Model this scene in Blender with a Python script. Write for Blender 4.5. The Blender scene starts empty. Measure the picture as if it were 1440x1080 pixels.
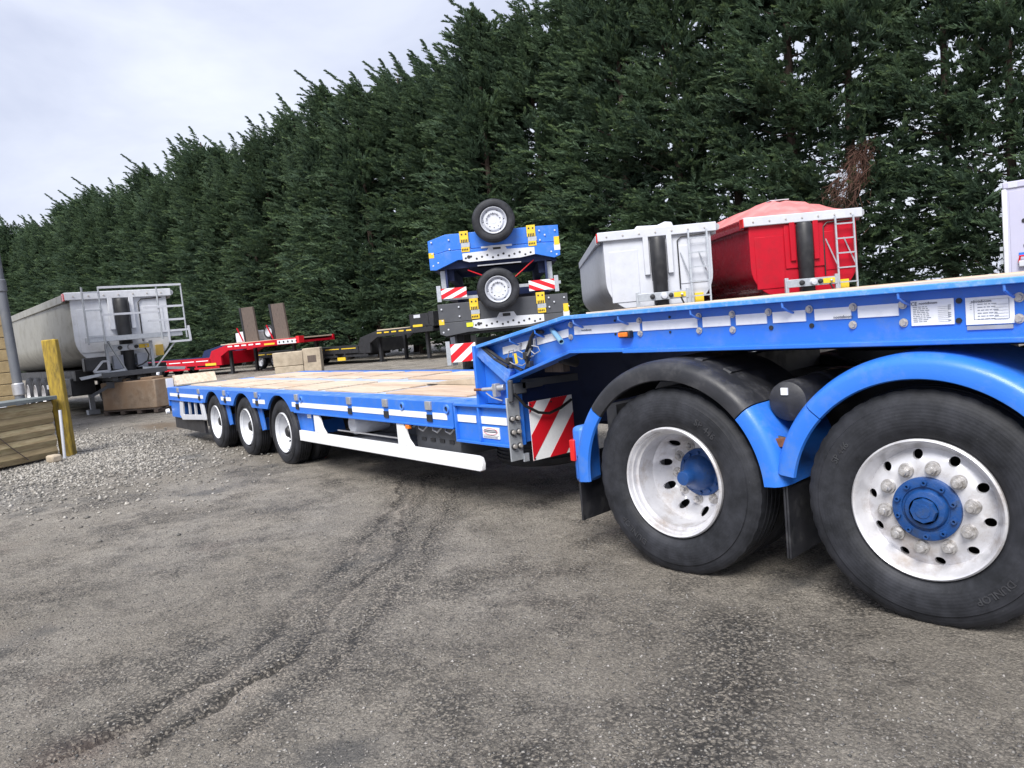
import bpy, bmesh, math, random
import numpy as np
from mathutils import Vector, Matrix
from mathutils.geometry import delaunay_2d_cdt
R = math.radians
PI = math.pi
S = bpy.context.scene
COL = S.collection
random.seed(7)
rng = np.random.default_rng(7)

# ------------------------------------------------------------------ camera, sky, sun, exposure
F, PITCH, ROLL, YAW, CY, CH = 1080.0, 0.0848, -0.0927, -0.9155, 3.3742, 1.503
FW = Vector((math.sin(YAW)*math.cos(PITCH), math.cos(YAW)*math.cos(PITCH), -math.sin(PITCH)))
r0 = Vector((math.cos(YAW), -math.sin(YAW), 0)); u0 = r0.cross(FW)
RT = r0*math.cos(ROLL)+u0*math.sin(ROLL)
UP = u0*math.cos(ROLL)-r0*math.sin(ROLL)
CAMP = Vector((0, -CY, CH))
cd = bpy.data.cameras.new('camera'); cam = bpy.data.objects.new('camera', cd); COL.objects.link(cam)
cd.sensor_fit = 'HORIZONTAL'; cd.sensor_width = 36; cd.lens = 36*F/1440
cd.clip_start = 0.05; cd.clip_end = 3000
M3 = Matrix((RT, UP, -FW)).transposed()
cam.matrix_world = Matrix.Translation(CAMP) @ M3.to_4x4()
S.camera = cam

SUN_EL, SUN_AZ = R(49), R(146)      # sun direction measured from +Y clockwise
W = bpy.data.worlds.new('World'); S.world = W; W.use_nodes = True
nt = W.node_tree; nt.nodes.clear(); N = nt.nodes.new; L = nt.links.new
out = N('ShaderNodeOutputWorld'); bg = N('ShaderNodeBackground'); sky = N('ShaderNodeTexSky')
sky.sky_type = 'NISHITA'; sky.sun_disc = False; sky.sun_elevation = SUN_EL; sky.sun_rotation = SUN_AZ
sky.air_density = 1.5; sky.dust_density = 3
tc = N('ShaderNodeTexCoord'); mp = N('ShaderNodeMapping'); mp.inputs['Scale'].default_value = (1, 1, 2.6)
L(tc.outputs['Generated'], mp.inputs['Vector'])
n1 = N('ShaderNodeTexNoise'); n1.inputs['Scale'].default_value = 2.3; n1.inputs['Detail'].default_value = 6; n1.inputs['Roughness'].default_value = .55
n1.inputs['Distortion'].default_value = .4
L(mp.outputs[0], n1.inputs['Vector'])
cr = N('ShaderNodeValToRGB'); e = cr.color_ramp.elements
e[0].position = .34; e[0].color = (3.3, 3.55, 4.45, 1); e[1].position = .66; e[1].color = (4.65, 4.88, 5.6, 1)
L(n1.outputs['Fac'], cr.inputs['Fac'])
mx = N('ShaderNodeMixRGB'); mx.inputs['Fac'].default_value = .93
L(sky.outputs[0], mx.inputs[1]); L(cr.outputs[0], mx.inputs[2]); L(mx.outputs[0], bg.inputs['Color'])
bg.inputs['Strength'].default_value = .1
L(bg.outputs[0], out.inputs['Surface'])
sd = bpy.data.lights.new('sun', 'SUN'); sd.energy = 2.6; sd.angle = R(30); sd.color = (1, .97, .92)
sun = bpy.data.objects.new('sun', sd); COL.objects.link(sun)
sv = Vector((math.sin(SUN_AZ)*math.cos(SUN_EL), math.cos(SUN_AZ)*math.cos(SUN_EL), math.sin(SUN_EL)))
sun.rotation_euler = sv.to_track_quat('Z', 'Y').to_euler()
S.view_settings.view_transform = 'Standard'; S.view_settings.look = 'None'
S.view_settings.exposure = 1.05; S.view_settings.gamma = 1
S.render.engine = 'CYCLES'
S.cycles.max_bounces = 6; S.cycles.diffuse_bounces = 3; S.cycles.glossy_bounces = 3; S.cycles.transparent_max_bounces = 8

# ------------------------------------------------------------------ where a pixel of the 1440x1080 photo lies in the place
def ray(x, y): return FW + RT*((x-720)/F) - UP*((y-540)/F)
def atY(x, y, Y=0.):
    d = ray(x, y); return CAMP + d*((Y-CAMP.y)/d.y)
def atZ(x, y, Z=0.):
    d = ray(x, y); return CAMP + d*((Z-CAMP.z)/d.z)
def atD(x, y, D): return CAMP + ray(x, y)*D
def hor(x): return 514.6-.093*x
def ground_at(x, D):
    p = atD(x, hor(x), D); return Vector((p.x, p.y, 0))
FACE = math.atan2(r0.y, r0.x)         # rotation that turns a front (local -Y) to the camera

# ------------------------------------------------------------------ materials
MATS = {}
def nodes(name):
    m = bpy.data.materials.new(name); m.use_nodes = True
    t = m.node_tree; b = t.nodes['Principled BSDF']
    return m, t, b, t.nodes.new, t.links.new
def mat(name, c, rough=.5, metal=0., c2=None, vs=3., amt=.5, bump=0., bs=60., dirt=None, da=.5, ds=2., spec=.5, coat=0., stretch=None, streak=0., det=5, lo=.4, hi=.65):
    m, t, b, N, L = nodes(name)
    b.inputs['Roughness'].default_value = rough; b.inputs['Metallic'].default_value = metal
    b.inputs['Specular IOR Level'].default_value = spec; b.inputs['Coat Weight'].default_value = coat
    tc = N('ShaderNodeTexCoord'); mp = N('ShaderNodeMapping'); L(tc.outputs['Object'], mp.inputs[0])
    if stretch: mp.inputs['Scale'].default_value = stretch
    col = None
    def noise(scale, detail=5, rough=.6):
        n = N('ShaderNodeTexNoise'); n.inputs['Scale'].default_value = scale; n.inputs['Detail'].default_value = detail
        n.inputs['Roughness'].default_value = rough; L(mp.outputs[0], n.inputs['Vector']); return n
    def ramp(src, a, bb):
        r = N('ShaderNodeMapRange'); r.inputs[1].default_value = a; r.inputs[2].default_value = bb; L(src, r.inputs[0]); return r.outputs[0]
    base = N('ShaderNodeMixRGB'); base.inputs[1].default_value = (*c, 1); base.inputs[2].default_value = (*(c2 or [x*.75 for x in c]), 1)
    v = ramp(noise(vs, det).outputs['Fac'], lo, hi)
    mm = N('ShaderNodeMath'); mm.operation = 'MULTIPLY'; mm.inputs[1].default_value = amt; L(v, mm.inputs[0]); L(mm.outputs[0], base.inputs[0])
    col = base.outputs[0]
    if dirt:
        d = N('ShaderNodeMixRGB'); d.inputs[2].default_value = (*dirt, 1); L(col, d.inputs[1])
        q = ramp(noise(ds, 9, .72).outputs['Fac'], .5, .72); m2 = N('ShaderNodeMath'); m2.operation = 'MULTIPLY'; m2.inputs[1].default_value = da
        L(q, m2.inputs[0]); L(m2.outputs[0], d.inputs[0]); col = d.outputs[0]
        rr = N('ShaderNodeMapRange'); rr.inputs[3].default_value = rough; rr.inputs[4].default_value = min(1, rough+.35); L(q, rr.inputs[0]); L(rr.outputs[0], b.inputs['Roughness'])
    L(col, b.inputs['Base Color'])
    if bump:
        bn = N('ShaderNodeBump'); bn.inputs['Strength'].default_value = bump; bn.inputs['Distance'].default_value = .01
        L(noise(bs, 4).outputs['Fac'], bn.inputs['Height']); L(bn.outputs[0], b.inputs['Normal'])
    MATS[name] = m; return m
BLUE = (.024, .160, .64)
mat('blue_paint', BLUE, .38, c2=(.035, .19, .72), vs=2, amt=.5, dirt=(.13, .22, .42), da=.5, ds=6, coat=.1, bump=.05, bs=90)
mat('blue_worn', (.03, .16, .62), .5, c2=(.10, .25, .65), vs=6, amt=.8, dirt=(.35, .42, .55), da=.55, ds=9)
mat('blue_hub', (.006, .052, .20), .45, c2=(.012, .07, .25), vs=14, amt=.8, dirt=(.035, .05, .08), da=.85, ds=14, bump=.2, bs=120)
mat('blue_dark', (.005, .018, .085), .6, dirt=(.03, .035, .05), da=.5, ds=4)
mat('blue_grey_tube', (.18, .36, .55), .4, dirt=(.1, .15, .2), da=.3, ds=20)
mat('white_tape', (.88, .89, .91), .35, c2=(.82, .83, .86), vs=12, amt=.6, dirt=(.55, .58, .6), da=.3, ds=18)
mat('white_paint', (.57, .59, .65), .4, c2=(.50, .52, .58), vs=4, amt=.6, dirt=(.44, .45, .47), da=.45, ds=5)
mat('white_chipped', (.78, .79, .81), .45, c2=(.68, .70, .74), vs=4, amt=.5, dirt=(.05, .05, .05), da=.25, ds=26)
mat('silver_paint', (.68, .70, .75), .4, .05, c2=(.58, .60, .65), vs=5, amt=.7, dirt=(.42, .42, .43), da=.4, ds=6)
mat('alloy', (.70, .70, .73), .36, .35, c2=(.52, .52, .55), vs=7, amt=.8, dirt=(.24, .18, .13), da=.7, ds=6)
mat('steel', (.52, .53, .56), .4, .6, c2=(.38, .38, .41), vs=9, amt=.7, dirt=(.2, .18, .16), da=.4, ds=15)
mat('galvanised', (.50, .53, .57), .45, .5, c2=(.38, .41, .46), vs=20, amt=.7)
mat('bolt_steel', (.62, .60, .58), .42, .5, c2=(.42, .38, .34), vs=40, amt=.8)
mat('nut_silver', (.52, .51, .51), .35, .5, c2=(.26, .24, .22), vs=50, amt=.9)
mat('blue_chipped', (.05, .25, .72), .45, c2=(.12, .34, .76), vs=5, amt=.7, dirt=(.50, .58, .72), da=.5, ds=22)
mat('deck_worn', (.34, .42, .62), .6, c2=(.46, .50, .62), vs=4, amt=.8, dirt=(.60, .58, .58), da=.8, ds=3)
mat('rust', (.20, .075, .03), .8, c2=(.09, .04, .02), vs=30, amt=.8)
mat('red_paint', (.46, .003, .018), .45, c2=(.36, .003, .014), vs=2, amt=.6, dirt=(.22, .01, .02), da=.3, ds=4, spec=.3)
mat('red_gloss', (.27, .006, .018), .22, c2=(.20, .006, .016), vs=2, amt=.5, dirt=(.12, .04, .04), da=.4, ds=5, coat=.4)
mat('red_dark', (.22, .005, .012), .5, dirt=(.08, .02, .02), da=.5, ds=3)
mat('red_sign', (.66, .010, .022), .4, c2=(.55, .012, .02), vs=8, amt=.4)
mat('red_lens', (.65, .02, .02), .2)
mat('orange_lens', (.85, .22, .02), .2, c2=(.6, .12, .01), vs=50, amt=.6)
mat('yellow_paint', (.80, .55, .03), .45, c2=(.6, .4, .04), vs=14, amt=.5)
mat('yellow_bright', (.75, .78, .03), .5)
mat('black_plastic', (.016, .017, .021), .45, c2=(.036, .036, .043), vs=6, amt=.6, dirt=(.10, .10, .105), da=.4, ds=9, bump=.1, bs=150)
mat('black_steel', (.014, .015, .018), .5, c2=(.03, .03, .035), vs=5, amt=.6, dirt=(.06, .06, .06), da=.4, ds=6)
mat('hose_rubber', (.012, .012, .013), .45)
mat('grey_panel', (.060, .064, .075), .5, c2=(.085, .09, .10), vs=3, amt=.6)
mat('grey_box', (.42, .45, .52), .5, c2=(.34, .36, .42), vs=3, amt=.6)
mat('tarp_red', (.62, .17, .17), .6, c2=(.72, .32, .31), vs=2.5, amt=.7, bump=.3, bs=10)
mat('plank_wood', (.52, .38, .26), .8, c2=(.40, .30, .24), vs=5, amt=.9, dirt=(.66, .62, .58), da=.7, ds=3, stretch=(.35, 5, 5), bump=.3, bs=14)
mat('plank_wood_pale', (.60, .50, .39), .8, c2=(.44, .34, .25), vs=5, amt=.9, dirt=(.68, .63, .56), da=.6, ds=3, stretch=(.35, 5, 5), bump=.3, bs=14)
mat('ramp_wood', (.13, .10, .085), .85, c2=(.07, .055, .05), vs=9, amt=.9, stretch=(5, 5, .5), bump=.3, bs=14)
mat('fence_wood', (.36, .28, .16), .85, c2=(.24, .18, .10), vs=4, amt=.95, dirt=(.20, .22, .08), da=.45, ds=3, stretch=(.8, .8, 6), bump=.5, bs=12)
mat('fence_wood_pale', (.44, .36, .22), .85, c2=(.26, .19, .10), vs=4, amt=.95, dirt=(.16, .20, .06), da=.4, ds=2.3, stretch=(.8, .8, 6), bump=.5, bs=12)
mat('post_wood', (.38, .26, .03), .8, c2=(.22, .15, .03), vs=8, amt=.95, dirt=(.05, .045, .02), da=.95, ds=3.5, stretch=(4, 4, .7), bump=.6, bs=14)
mat('cap_stone', (.17, .19, .20), .85, c2=(.10, .12, .12), vs=6, amt=.8, dirt=(.22, .24, .2), da=.5, ds=4, bump=.4, bs=50)
mat('wall_stone', (.46, .35, .19), .9, c2=(.34, .25, .13), vs=7, amt=.8, dirt=(.25, .2, .13), da=.5, ds=5, bump=.5, bs=40)
mat('mortar', (.30, .26, .20), .95)
mat('pipe_grey', (.11, .12, .14), .5, c2=(.15, .16, .18), vs=3, amt=.7, dirt=(.2, .2, .2), da=.4, ds=5)
mat('concrete_brown', (.34, .23, .15), .9, c2=(.42, .33, .25), vs=2.2, amt=.9, dirt=(.17, .11, .07), da=.8, ds=2.5, bump=.4, bs=25)
mat('concrete_beige', (.46, .39, .30), .9, c2=(.34, .28, .21), vs=3, amt=.9, dirt=(.22, .19, .15), da=.6, ds=4, bump=.4, bs=25)
mat('bark', (.075, .052, .04), .9, c2=(.035, .026, .02), vs=6, amt=.9, stretch=(3, 3, .4), bump=.6, bs=12)
mat('dead_foliage', (.085, .038, .026), .9, c2=(.045, .022, .016), vs=3, amt=.9)
mat('ink', (.04, .045, .07), .6)
mat('ink_grey', (.30, .32, .36), .6)
mat('box_white', (.48, .48, .62), .4, c2=(.43, .43, .57), vs=1.5, amt=.5, dirt=(.5, .5, .6), da=.3, ds=3)
mat('ochre_paper', (.80, .55, .12), .6)

mat('box_silver', (.27, .265, .235), .42, .1, c2=(.21, .205, .18), vs=2, amt=.6, dirt=(.20, .20, .18), da=.45, ds=3)
def tyre_mat():
    m, t, b, N, L = nodes('tyre_rubber'); b.inputs['Roughness'].default_value = .62; b.inputs['Specular IOR Level'].default_value = .35
    tc = N('ShaderNodeTexCoord')
    n = N('ShaderNodeTexNoise'); n.inputs['Scale'].default_value = 5; n.inputs['Detail'].default_value = 9; n.inputs['Roughness'].default_value = .7; L(tc.outputs['Object'], n.inputs[0])
    r = N('ShaderNodeValToRGB'); r.color_ramp.elements[0].color = (.010, .011, .014, 1); r.color_ramp.elements[1].color = (.036, .038, .047, 1)
    r.color_ramp.elements[0].position = .38; r.color_ramp.elements[1].position = .68
    L(n.outputs[0], r.inputs[0])
    # dusty scuffs
    n2 = N('ShaderNodeTexNoise'); n2.inputs['Scale'].default_value = 38; n2.inputs['Detail'].default_value = 6; n2.inputs['Roughness'].default_value = .8; L(tc.outputs['Object'], n2.inputs[0])
    mr = N('ShaderNodeMapRange'); mr.inputs[1].default_value = .62; mr.inputs[2].default_value = .8; mr.inputs[4].default_value = .45; L(n2.outputs[0], mr.inputs[0])
    mx = N('ShaderNodeMixRGB'); mx.inputs[2].default_value = (.16, .16, .165, 1); L(r.outputs[0], mx.inputs[1]); L(mr.outputs[0], mx.inputs[0])
    L(mx.outputs[0], b.inputs['Base Color'])
    # concentric mould rings
    sx = N('ShaderNodeSeparateXYZ'); L(tc.outputs['Object'], sx.inputs[0])
    v = N('ShaderNodeCombineXYZ'); L(sx.outputs['X'], v.inputs[0]); L(sx.outputs['Z'], v.inputs[1])
    ln = N('ShaderNodeVectorMath'); ln.operation = 'LENGTH'; L(v.outputs[0], ln.inputs[0])
    w = N('ShaderNodeMath'); w.operation = 'MULTIPLY'; w.inputs[1].default_value = 420; L(ln.outputs['Value'], w.inputs[0])
    s = N('ShaderNodeMath'); s.operation = 'SINE'; L(w.outputs[0], s.inputs[0])
    ad = N('ShaderNodeMath'); ad.operation = 'MULTIPLY_ADD'; ad.inputs[1].default_value = .15; L(s.outputs[0], ad.inputs[0]); L(n2.outputs[0], ad.inputs[2])
    bn = N('ShaderNodeBump'); bn.inputs['Strength'].default_value = .35; bn.inputs['Distance'].default_value = .003; L(ad.outputs[0], bn.inputs['Height']); L(bn.outputs[0], b.inputs['Normal'])
    MATS['tyre_rubber'] = m
tyre_mat()
mat('worn_rubber', (.040, .042, .048), .7, c2=(.016, .016, .02), vs=30, amt=.9)
def foliage_mat(name, c1, c2, c3):
    m, t, b, N, L = nodes(name); b.inputs['Roughness'].default_value = .65; b.inputs['Specular IOR Level'].default_value = .25
    g = N('ShaderNodeNewGeometry'); tc = N('ShaderNodeTexCoord'); oi = N('ShaderNodeObjectInfo')
    a = N('ShaderNodeAttribute'); a.attribute_name = 'tip'
    n = N('ShaderNodeTexNoise'); n.inputs['Scale'].default_value = .55; n.inputs['Detail'].default_value = 3; L(g.outputs['Position'], n.inputs[0])
    mr = N('ShaderNodeMapRange'); mr.inputs[1].default_value = .35; mr.inputs[2].default_value = .65; L(n.outputs[0], mr.inputs[0])
    x1 = N('ShaderNodeMixRGB'); x1.inputs[1].default_value = (*c1, 1); x1.inputs[2].default_value = (*c2, 1); L(mr.outputs[0], x1.inputs[0])
    x2 = N('ShaderNodeMixRGB'); x2.inputs[2].default_value = (*c3, 1); L(x1.outputs[0], x2.inputs[1]); L(a.outputs['Fac'], x2.inputs[0])
    L(x2.outputs[0], b.inputs['Base Color'])
    tr = N('ShaderNodeBsdfTranslucent'); L(x2.outputs[0], tr.inputs['Color'])
    ms = N('ShaderNodeMixShader'); ms.inputs[0].default_value = .35
    L(b.outputs[0], ms.inputs[1]); L(tr.outputs[0], ms.inputs[2]); L(ms.outputs[0], t.nodes['Material Output'].inputs['Surface'])
    MATS[name] = m
foliage_mat('foliage', (.056, .094, .062), (.082, .132, .074), (.17, .245, .10))

def ground_mat():
    m, t, b, N, L = nodes('yard_surface'); b.inputs['Specular IOR Level'].default_value = .45
    g = N('ShaderNodeNewGeometry'); P = g.outputs['Position']
    def noise(s, d=6, r=.6):
        n = N('ShaderNodeTexNoise'); n.inputs['Scale'].default_value = s; n.inputs['Detail'].default_value = d; n.inputs['Roughness'].default_value = r; L(P, n.inputs[0]); return n.outputs[0]
    def vor(s, feat='F1'):
        v = N('ShaderNodeTexVoronoi'); v.feature = feat; v.inputs['Scale'].default_value = s; L(P, v.inputs['Vector']); return v
    def mr(x, a, b_, c=0., d=1.):
        r = N('ShaderNodeMapRange'); r.inputs[1].default_value = a; r.inputs[2].default_value = b_; r.inputs[3].default_value = c; r.inputs[4].default_value = d; L(x, r.inputs[0]); return r.outputs[0]
    def mix(f, a, b_, mode='MIX'):
        x = N('ShaderNodeMixRGB'); x.blend_type = mode
        for i, v in enumerate((f, a, b_)):
            if isinstance(v, tuple): x.inputs[i].default_value = (*v, 1)
            elif isinstance(v, (int, float)): x.inputs[i].default_value = v
            else: L(v, x.inputs[i])
        return x.outputs[0]
    def mth(op, a, b_):
        x = N('ShaderNodeMath'); x.operation = op
        for i, v in enumerate((a, b_)):
            if isinstance(v, (int, float)): x.inputs[i].default_value = v
            else: L(v, x.inputs[i])
        return x.outputs[0]
    rut = N('ShaderNodeAttribute'); rut.attribute_name = 'rut'; gr = N('ShaderNodeAttribute'); gr.attribute_name = 'gravel'; mud = N('ShaderNodeAttribute'); mud.attribute_name = 'mud'
    big = mr(noise(.55, 5), .38, .62); mid = mr(noise(2.6, 8, .65), .4, .62)
    worn = N('ShaderNodeAttribute'); worn.attribute_name = 'worn'
    base = mix(big, (.40, .362, .308), (.52, .478, .420))
    base = mix(mth('MULTIPLY', mid, .45), base, (.32, .292, .252))
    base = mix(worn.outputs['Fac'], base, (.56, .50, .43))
    rut_shade = mr(rut.outputs['Fac'], .82, 1.05)
    # distorted lookup so the stones are irregular
    dn = N('ShaderNodeTexNoise'); dn.inputs['Scale'].default_value = 45; dn.inputs['Detail'].default_value = 3; L(P, dn.inputs[0])
    va = N('ShaderNodeVectorMath'); va.operation = 'MULTIPLY_ADD'; va.inputs[1].default_value = (.022, .022, .022); L(dn.outputs['Color'], va.inputs[0]); L(P, va.inputs[2]); P = va.outputs[0]
    v1 = vor(105); bw = N('ShaderNodeRGBToBW'); L(v1.outputs['Color'], bw.inputs[0])
    v2 = vor(56); bw2 = N('ShaderNodeRGBToBW'); L(v2.outputs['Color'], bw2.inputs[0])
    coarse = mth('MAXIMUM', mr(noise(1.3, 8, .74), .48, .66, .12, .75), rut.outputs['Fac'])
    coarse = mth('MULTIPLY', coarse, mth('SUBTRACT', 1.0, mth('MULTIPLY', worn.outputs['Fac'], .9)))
    tint = mix(mr(bw.outputs[0], .2, .8), (.55, .54, .53), (1.25, 1.22, 1.18))
    col = mix(mr(coarse, 0, 1, .45, .8), base, tint, 'MULTIPLY')
    tint2 = mix(mr(bw2.outputs[0], .2, .8), (.45, .45, .46), (1.35, 1.33, 1.3))
    col = mix(mth('MULTIPLY', coarse, .6), col, tint2, 'MULTIPLY')
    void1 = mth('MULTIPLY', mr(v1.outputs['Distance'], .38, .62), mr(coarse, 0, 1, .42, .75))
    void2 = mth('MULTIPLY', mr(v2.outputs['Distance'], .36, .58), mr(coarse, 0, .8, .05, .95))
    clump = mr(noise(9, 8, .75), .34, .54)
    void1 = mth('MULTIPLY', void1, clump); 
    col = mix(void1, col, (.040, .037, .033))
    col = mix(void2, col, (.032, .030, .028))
    col = mix(mth('MULTIPLY', mth('MULTIPLY', rut_shade, .85), mr(noise(11, 8, .8), .42, .60)), col, (.045, .041, .037))  # shaded side of each rut painted as a dark line, broken by noise
    # oily blue-black patches
    col = mix(mr(noise(1.05, 4, .5), .62, .70, 0, .55), col, (.055, .062, .070))
    # reddish dust
    col = mix(mr(noise(.8, 3, .5), .62, .72, 0, .35), col, (.26, .19, .16))
    v3 = vor(30); bw3 = N('ShaderNodeRGBToBW'); L(v3.outputs['Color'], bw3.inputs[0])
    chips = mix(mr(bw3.outputs[0], .2, .8), (.11, .105, .10), (.50, .48, .45))
    col = mix(mth('MULTIPLY', gr.outputs['Fac'], .8), col, chips)
    col = mix(mud.outputs['Fac'], col, (.19, .145, .10))
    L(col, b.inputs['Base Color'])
    L(mr(noise(.9, 5), .4, .62, .42, .85), b.inputs['Roughness'])
    h = mth('MULTIPLY', mth('SUBTRACT', 1.0, v1.outputs['Distance']), .45)
    h2 = mth('MULTIPLY', mth('SUBTRACT', 1.0, v2.outputs['Distance']), mth('ADD', mth('MULTIPLY', coarse, 1.5), .2))
    h3 = mth('MULTIPLY', mth('SUBTRACT', 1.0, v3.outputs['Distance']), mth('MULTIPLY', gr.outputs['Fac'], 2.0))
    hh = mth('ADD', mth('ADD', h, h2), mth('ADD', h3, mth('ADD', mth('MULTIPLY', noise(12, 6, .7), 1.6), mth('MULTIPLY', noise(34, 9, .78), 2.2))))
    bn = N('ShaderNodeBump'); bn.inputs['Strength'].default_value = 1.; bn.inputs['Distance'].default_value = .022
    L(hh, bn.inputs['Height']); L(bn.outputs[0], b.inputs['Normal'])
    MATS['yard_surface'] = m
ground_mat()

# ------------------------------------------------------------------ geometry helpers
class G:
    def __init__(s): s.v = []; s.f = []
    def add(s, vs, fs):
        o = len(s.v); s.v += [tuple(p) for p in vs]; s.f += [tuple(i+o for i in f) for f in fs]; return s
    def box(s, x0, x1, y0, y1, z0, z1, mtx=None):
        vs = [Vector((x, y, z)) for z in (z0, z1) for y in (y0, y1) for x in (x0, x1)]
        if mtx: vs = [mtx @ p for p in vs]
        return s.add(vs, [(0, 2, 3, 1), (4, 5, 7, 6), (0, 1, 5, 4), (2, 6, 7, 3), (0, 4, 6, 2), (1, 3, 7, 5)])
    def prism(s, poly, a0, a1, axis='y'):
        def P(p, a):
            if axis == 'y': return (p[0], a, p[1])
            if axis == 'x': return (a, p[0], p[1])
            return (p[0], p[1], a)
        n = len(poly); vs = [P(p, a0) for p in poly]+[P(p, a1) for p in poly]
        fs = [tuple(range(n)), tuple(range(2*n-1, n-1, -1))]+[(i, i+n, (i+1) % n+n, (i+1) % n) for i in range(n)]
        return s.add(vs, fs)
    def bar(s, a, b, w, h=None, up=(0, 0, 1)):
        a, b = Vector(a), Vector(b); h = h or w; d = (b-a); 
        if d.length < 1e-6: return s
        d.normalize(); u = Vector(up); 
        if abs(d.dot(u)) > .98: u = Vector((1, 0, 0))
        x = d.cross(u).normalized(); y = x.cross(d)
        vs = [p+x*i*w/2+y*j*h/2 for p in (a, b) for (i, j) in ((-1, -1), (1, -1), (1, 1), (-1, 1))]
        return s.add(vs, [(3, 2, 1, 0), (4, 5, 6, 7), (0, 1, 5, 4), (1, 2, 6, 5), (2, 3, 7, 6), (3, 0, 4, 7)])
    def tube(s, path, r, n=8, cap=True, r1=None):
        path = [Vector(p) for p in path]; m = len(path); vs = []; pu = None
        for i, p in enumerate(path):
            d = (path[min(i+1, m-1)]-path[max(i-1, 0)]).normalized()
            u = pu if pu else (Vector((0, 0, 1)) if abs(d.z) < .9 else Vector((1, 0, 0)))
            x = d.cross(u).normalized(); y = x.cross(d).normalized(); pu = y
            rr = r if r1 is None else r+(r1-r)*i/(m-1)
            vs += [p+x*math.cos(2*PI*k/n)*rr+y*math.sin(2*PI*k/n)*rr for k in range(n)]
        fs = [(i*n+k, i*n+(k+1) % n, (i+1)*n+(k+1) % n, (i+1)*n+k) for i in range(m-1) for k in range(n)]
        if cap: fs += [tuple(range(n-1, -1, -1)), tuple((m-1)*n+k for k in range(n))]
        return s.add(vs, fs)
    def lathe(s, prof, n=48, c=(0, 0, 0), axis='y', a0=0, a1=2*PI, closed=False):
        # prof: (r, t) with t along the axis
        full = abs(a1-a0-2*PI) < 1e-6; m = len(prof); cnt = n if full else n+1; vs = []
        for i in range(cnt):
            a = a0+(a1-a0)*i/n; ca, sa = math.cos(a), math.sin(a)
            for r, t in prof:
                if axis == 'y': vs.append((c[0]+r*ca, c[1]+t, c[2]+r*sa))
                elif axis == 'z': vs.append((c[0]+r*ca, c[1]+r*sa, c[2]+t))
                else: vs.append((c[0]+t, c[1]+r*ca, c[2]+r*sa))
        fs = []; mm = m if closed else m-1
        for i in range(n):
            for j in range(mm):
                k = (j+1) % m; i2 = (i+1) % cnt
                fs.append((i*m+j, i*m+k, i2*m+k, i2*m+j))
        if closed and not full: fs += [tuple(range(m)), tuple(n*m+j for j in range(m-1, -1, -1))]
        return s.add(vs, fs)
    def hexa(s, c, r, h, axis='y', n=6, rot=.3, dome=True):
        # bolt head standing along -axis
        c = Vector(c)
        for (ra, rb, t0, t1, k) in ((r*1.35, r*1.35, 0, h*.25, 14), (r, r*.92, h*.25, h, n)):
            ring = []
            for (q, t) in ((ra, t0), (rb, t1)):
                for i in range(k):
                    a = rot+2*PI*i/k
                    if axis == 'y': ring.append((c.x+q*math.cos(a), c.y-t, c.z+q*math.sin(a)))
                    else: ring.append((c.x+t, c.y+q*math.cos(a), c.z+q*math.sin(a)))
            s.add(ring, [(i, (i+1) % k, k+(i+1) % k, k+i) for i in range(k)]+[tuple(range(2*k-1, k-1, -1))])
        return s

def mesh_of(name, g, material, smooth=35):
    me = bpy.data.meshes.new(name); me.from_pydata(g.v, [], g.f)
    bm = bmesh.new(); bm.from_mesh(me); bmesh.ops.recalc_face_normals(bm, faces=bm.faces); bm.to_mesh(me); bm.free()
    if smooth:
        me.polygons.foreach_set('use_smooth', [True]*len(me.polygons)); me.set_sharp_from_angle(angle=R(smooth))
    me.materials.append(MATS[material] if isinstance(material, str) else material); return me
def thing(name, label, cat, loc=(0, 0, 0), rz=0., group=None):
    o = bpy.data.objects.new(name, None); COL.objects.link(o); o.location = loc; o.rotation_euler = (0, 0, rz)
    o.empty_display_size = .3; o['label'] = label; o['category'] = cat
    if group: o['group'] = group
    return o
def part(name, g, material, parent=None, bevel=0., label=None, loc=None, smooth=35, me=None, rot=None, kind=None):
    if me is None: me = mesh_of(name, g, material, smooth)
    o = bpy.data.objects.new(name, me); COL.objects.link(o)
    if parent:
        o.parent = parent
        if parent.get('world'): o.location = -parent.location
    if loc: o.location = loc
    if rot: o.rotation_euler = rot
    if bevel:
        b = o.modifiers.new('edge', 'BEVEL'); b.width = bevel; b.segments = 2; b.limit_method = 'ANGLE'; b.angle_limit = R(40)
    if label: o['label'] = label
    if kind: o['kind'] = kind
    return o
def holder(name, parent, loc=(0, 0, 0), rot=(0, 0, 0)):
    o = bpy.data.objects.new(name, None); COL.objects.link(o); o.parent = parent; o.location = loc; o.rotation_euler = rot; o.empty_display_size = .1; return o
def tag(o, label, cat, group=None):
    o['label'] = label; o['category'] = cat
    if group: o['group'] = group
    return o
def dup(o, parent=None, **kw):
    c = o.copy(); COL.objects.link(c); c.parent = parent
    for ch in list(o.children): dup(ch, c)
    for k, v in kw.items(): c[k] = v
    return c
def text_geo(txt, size, depth=.002, bold=0.):
    cu = bpy.data.curves.new('t', 'FONT'); cu.body = txt; cu.size = size; cu.extrude = depth/2; cu.offset = bold; cu.resolution_u = 2; cu.align_x = 'CENTER'; cu.align_y = 'CENTER'
    o = bpy.data.objects.new('t', cu); COL.objects.link(o)
    me = bpy.data.meshes.new_from_object(o.evaluated_get(bpy.context.evaluated_depsgraph_get()))
    g = G(); g.v = [tuple(v.co) for v in me.vertices]; g.f = [tuple(p.vertices) for p in me.polygons]
    bpy.data.objects.remove(o); bpy.data.curves.remove(cu); bpy.data.meshes.remove(me); return g
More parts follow.
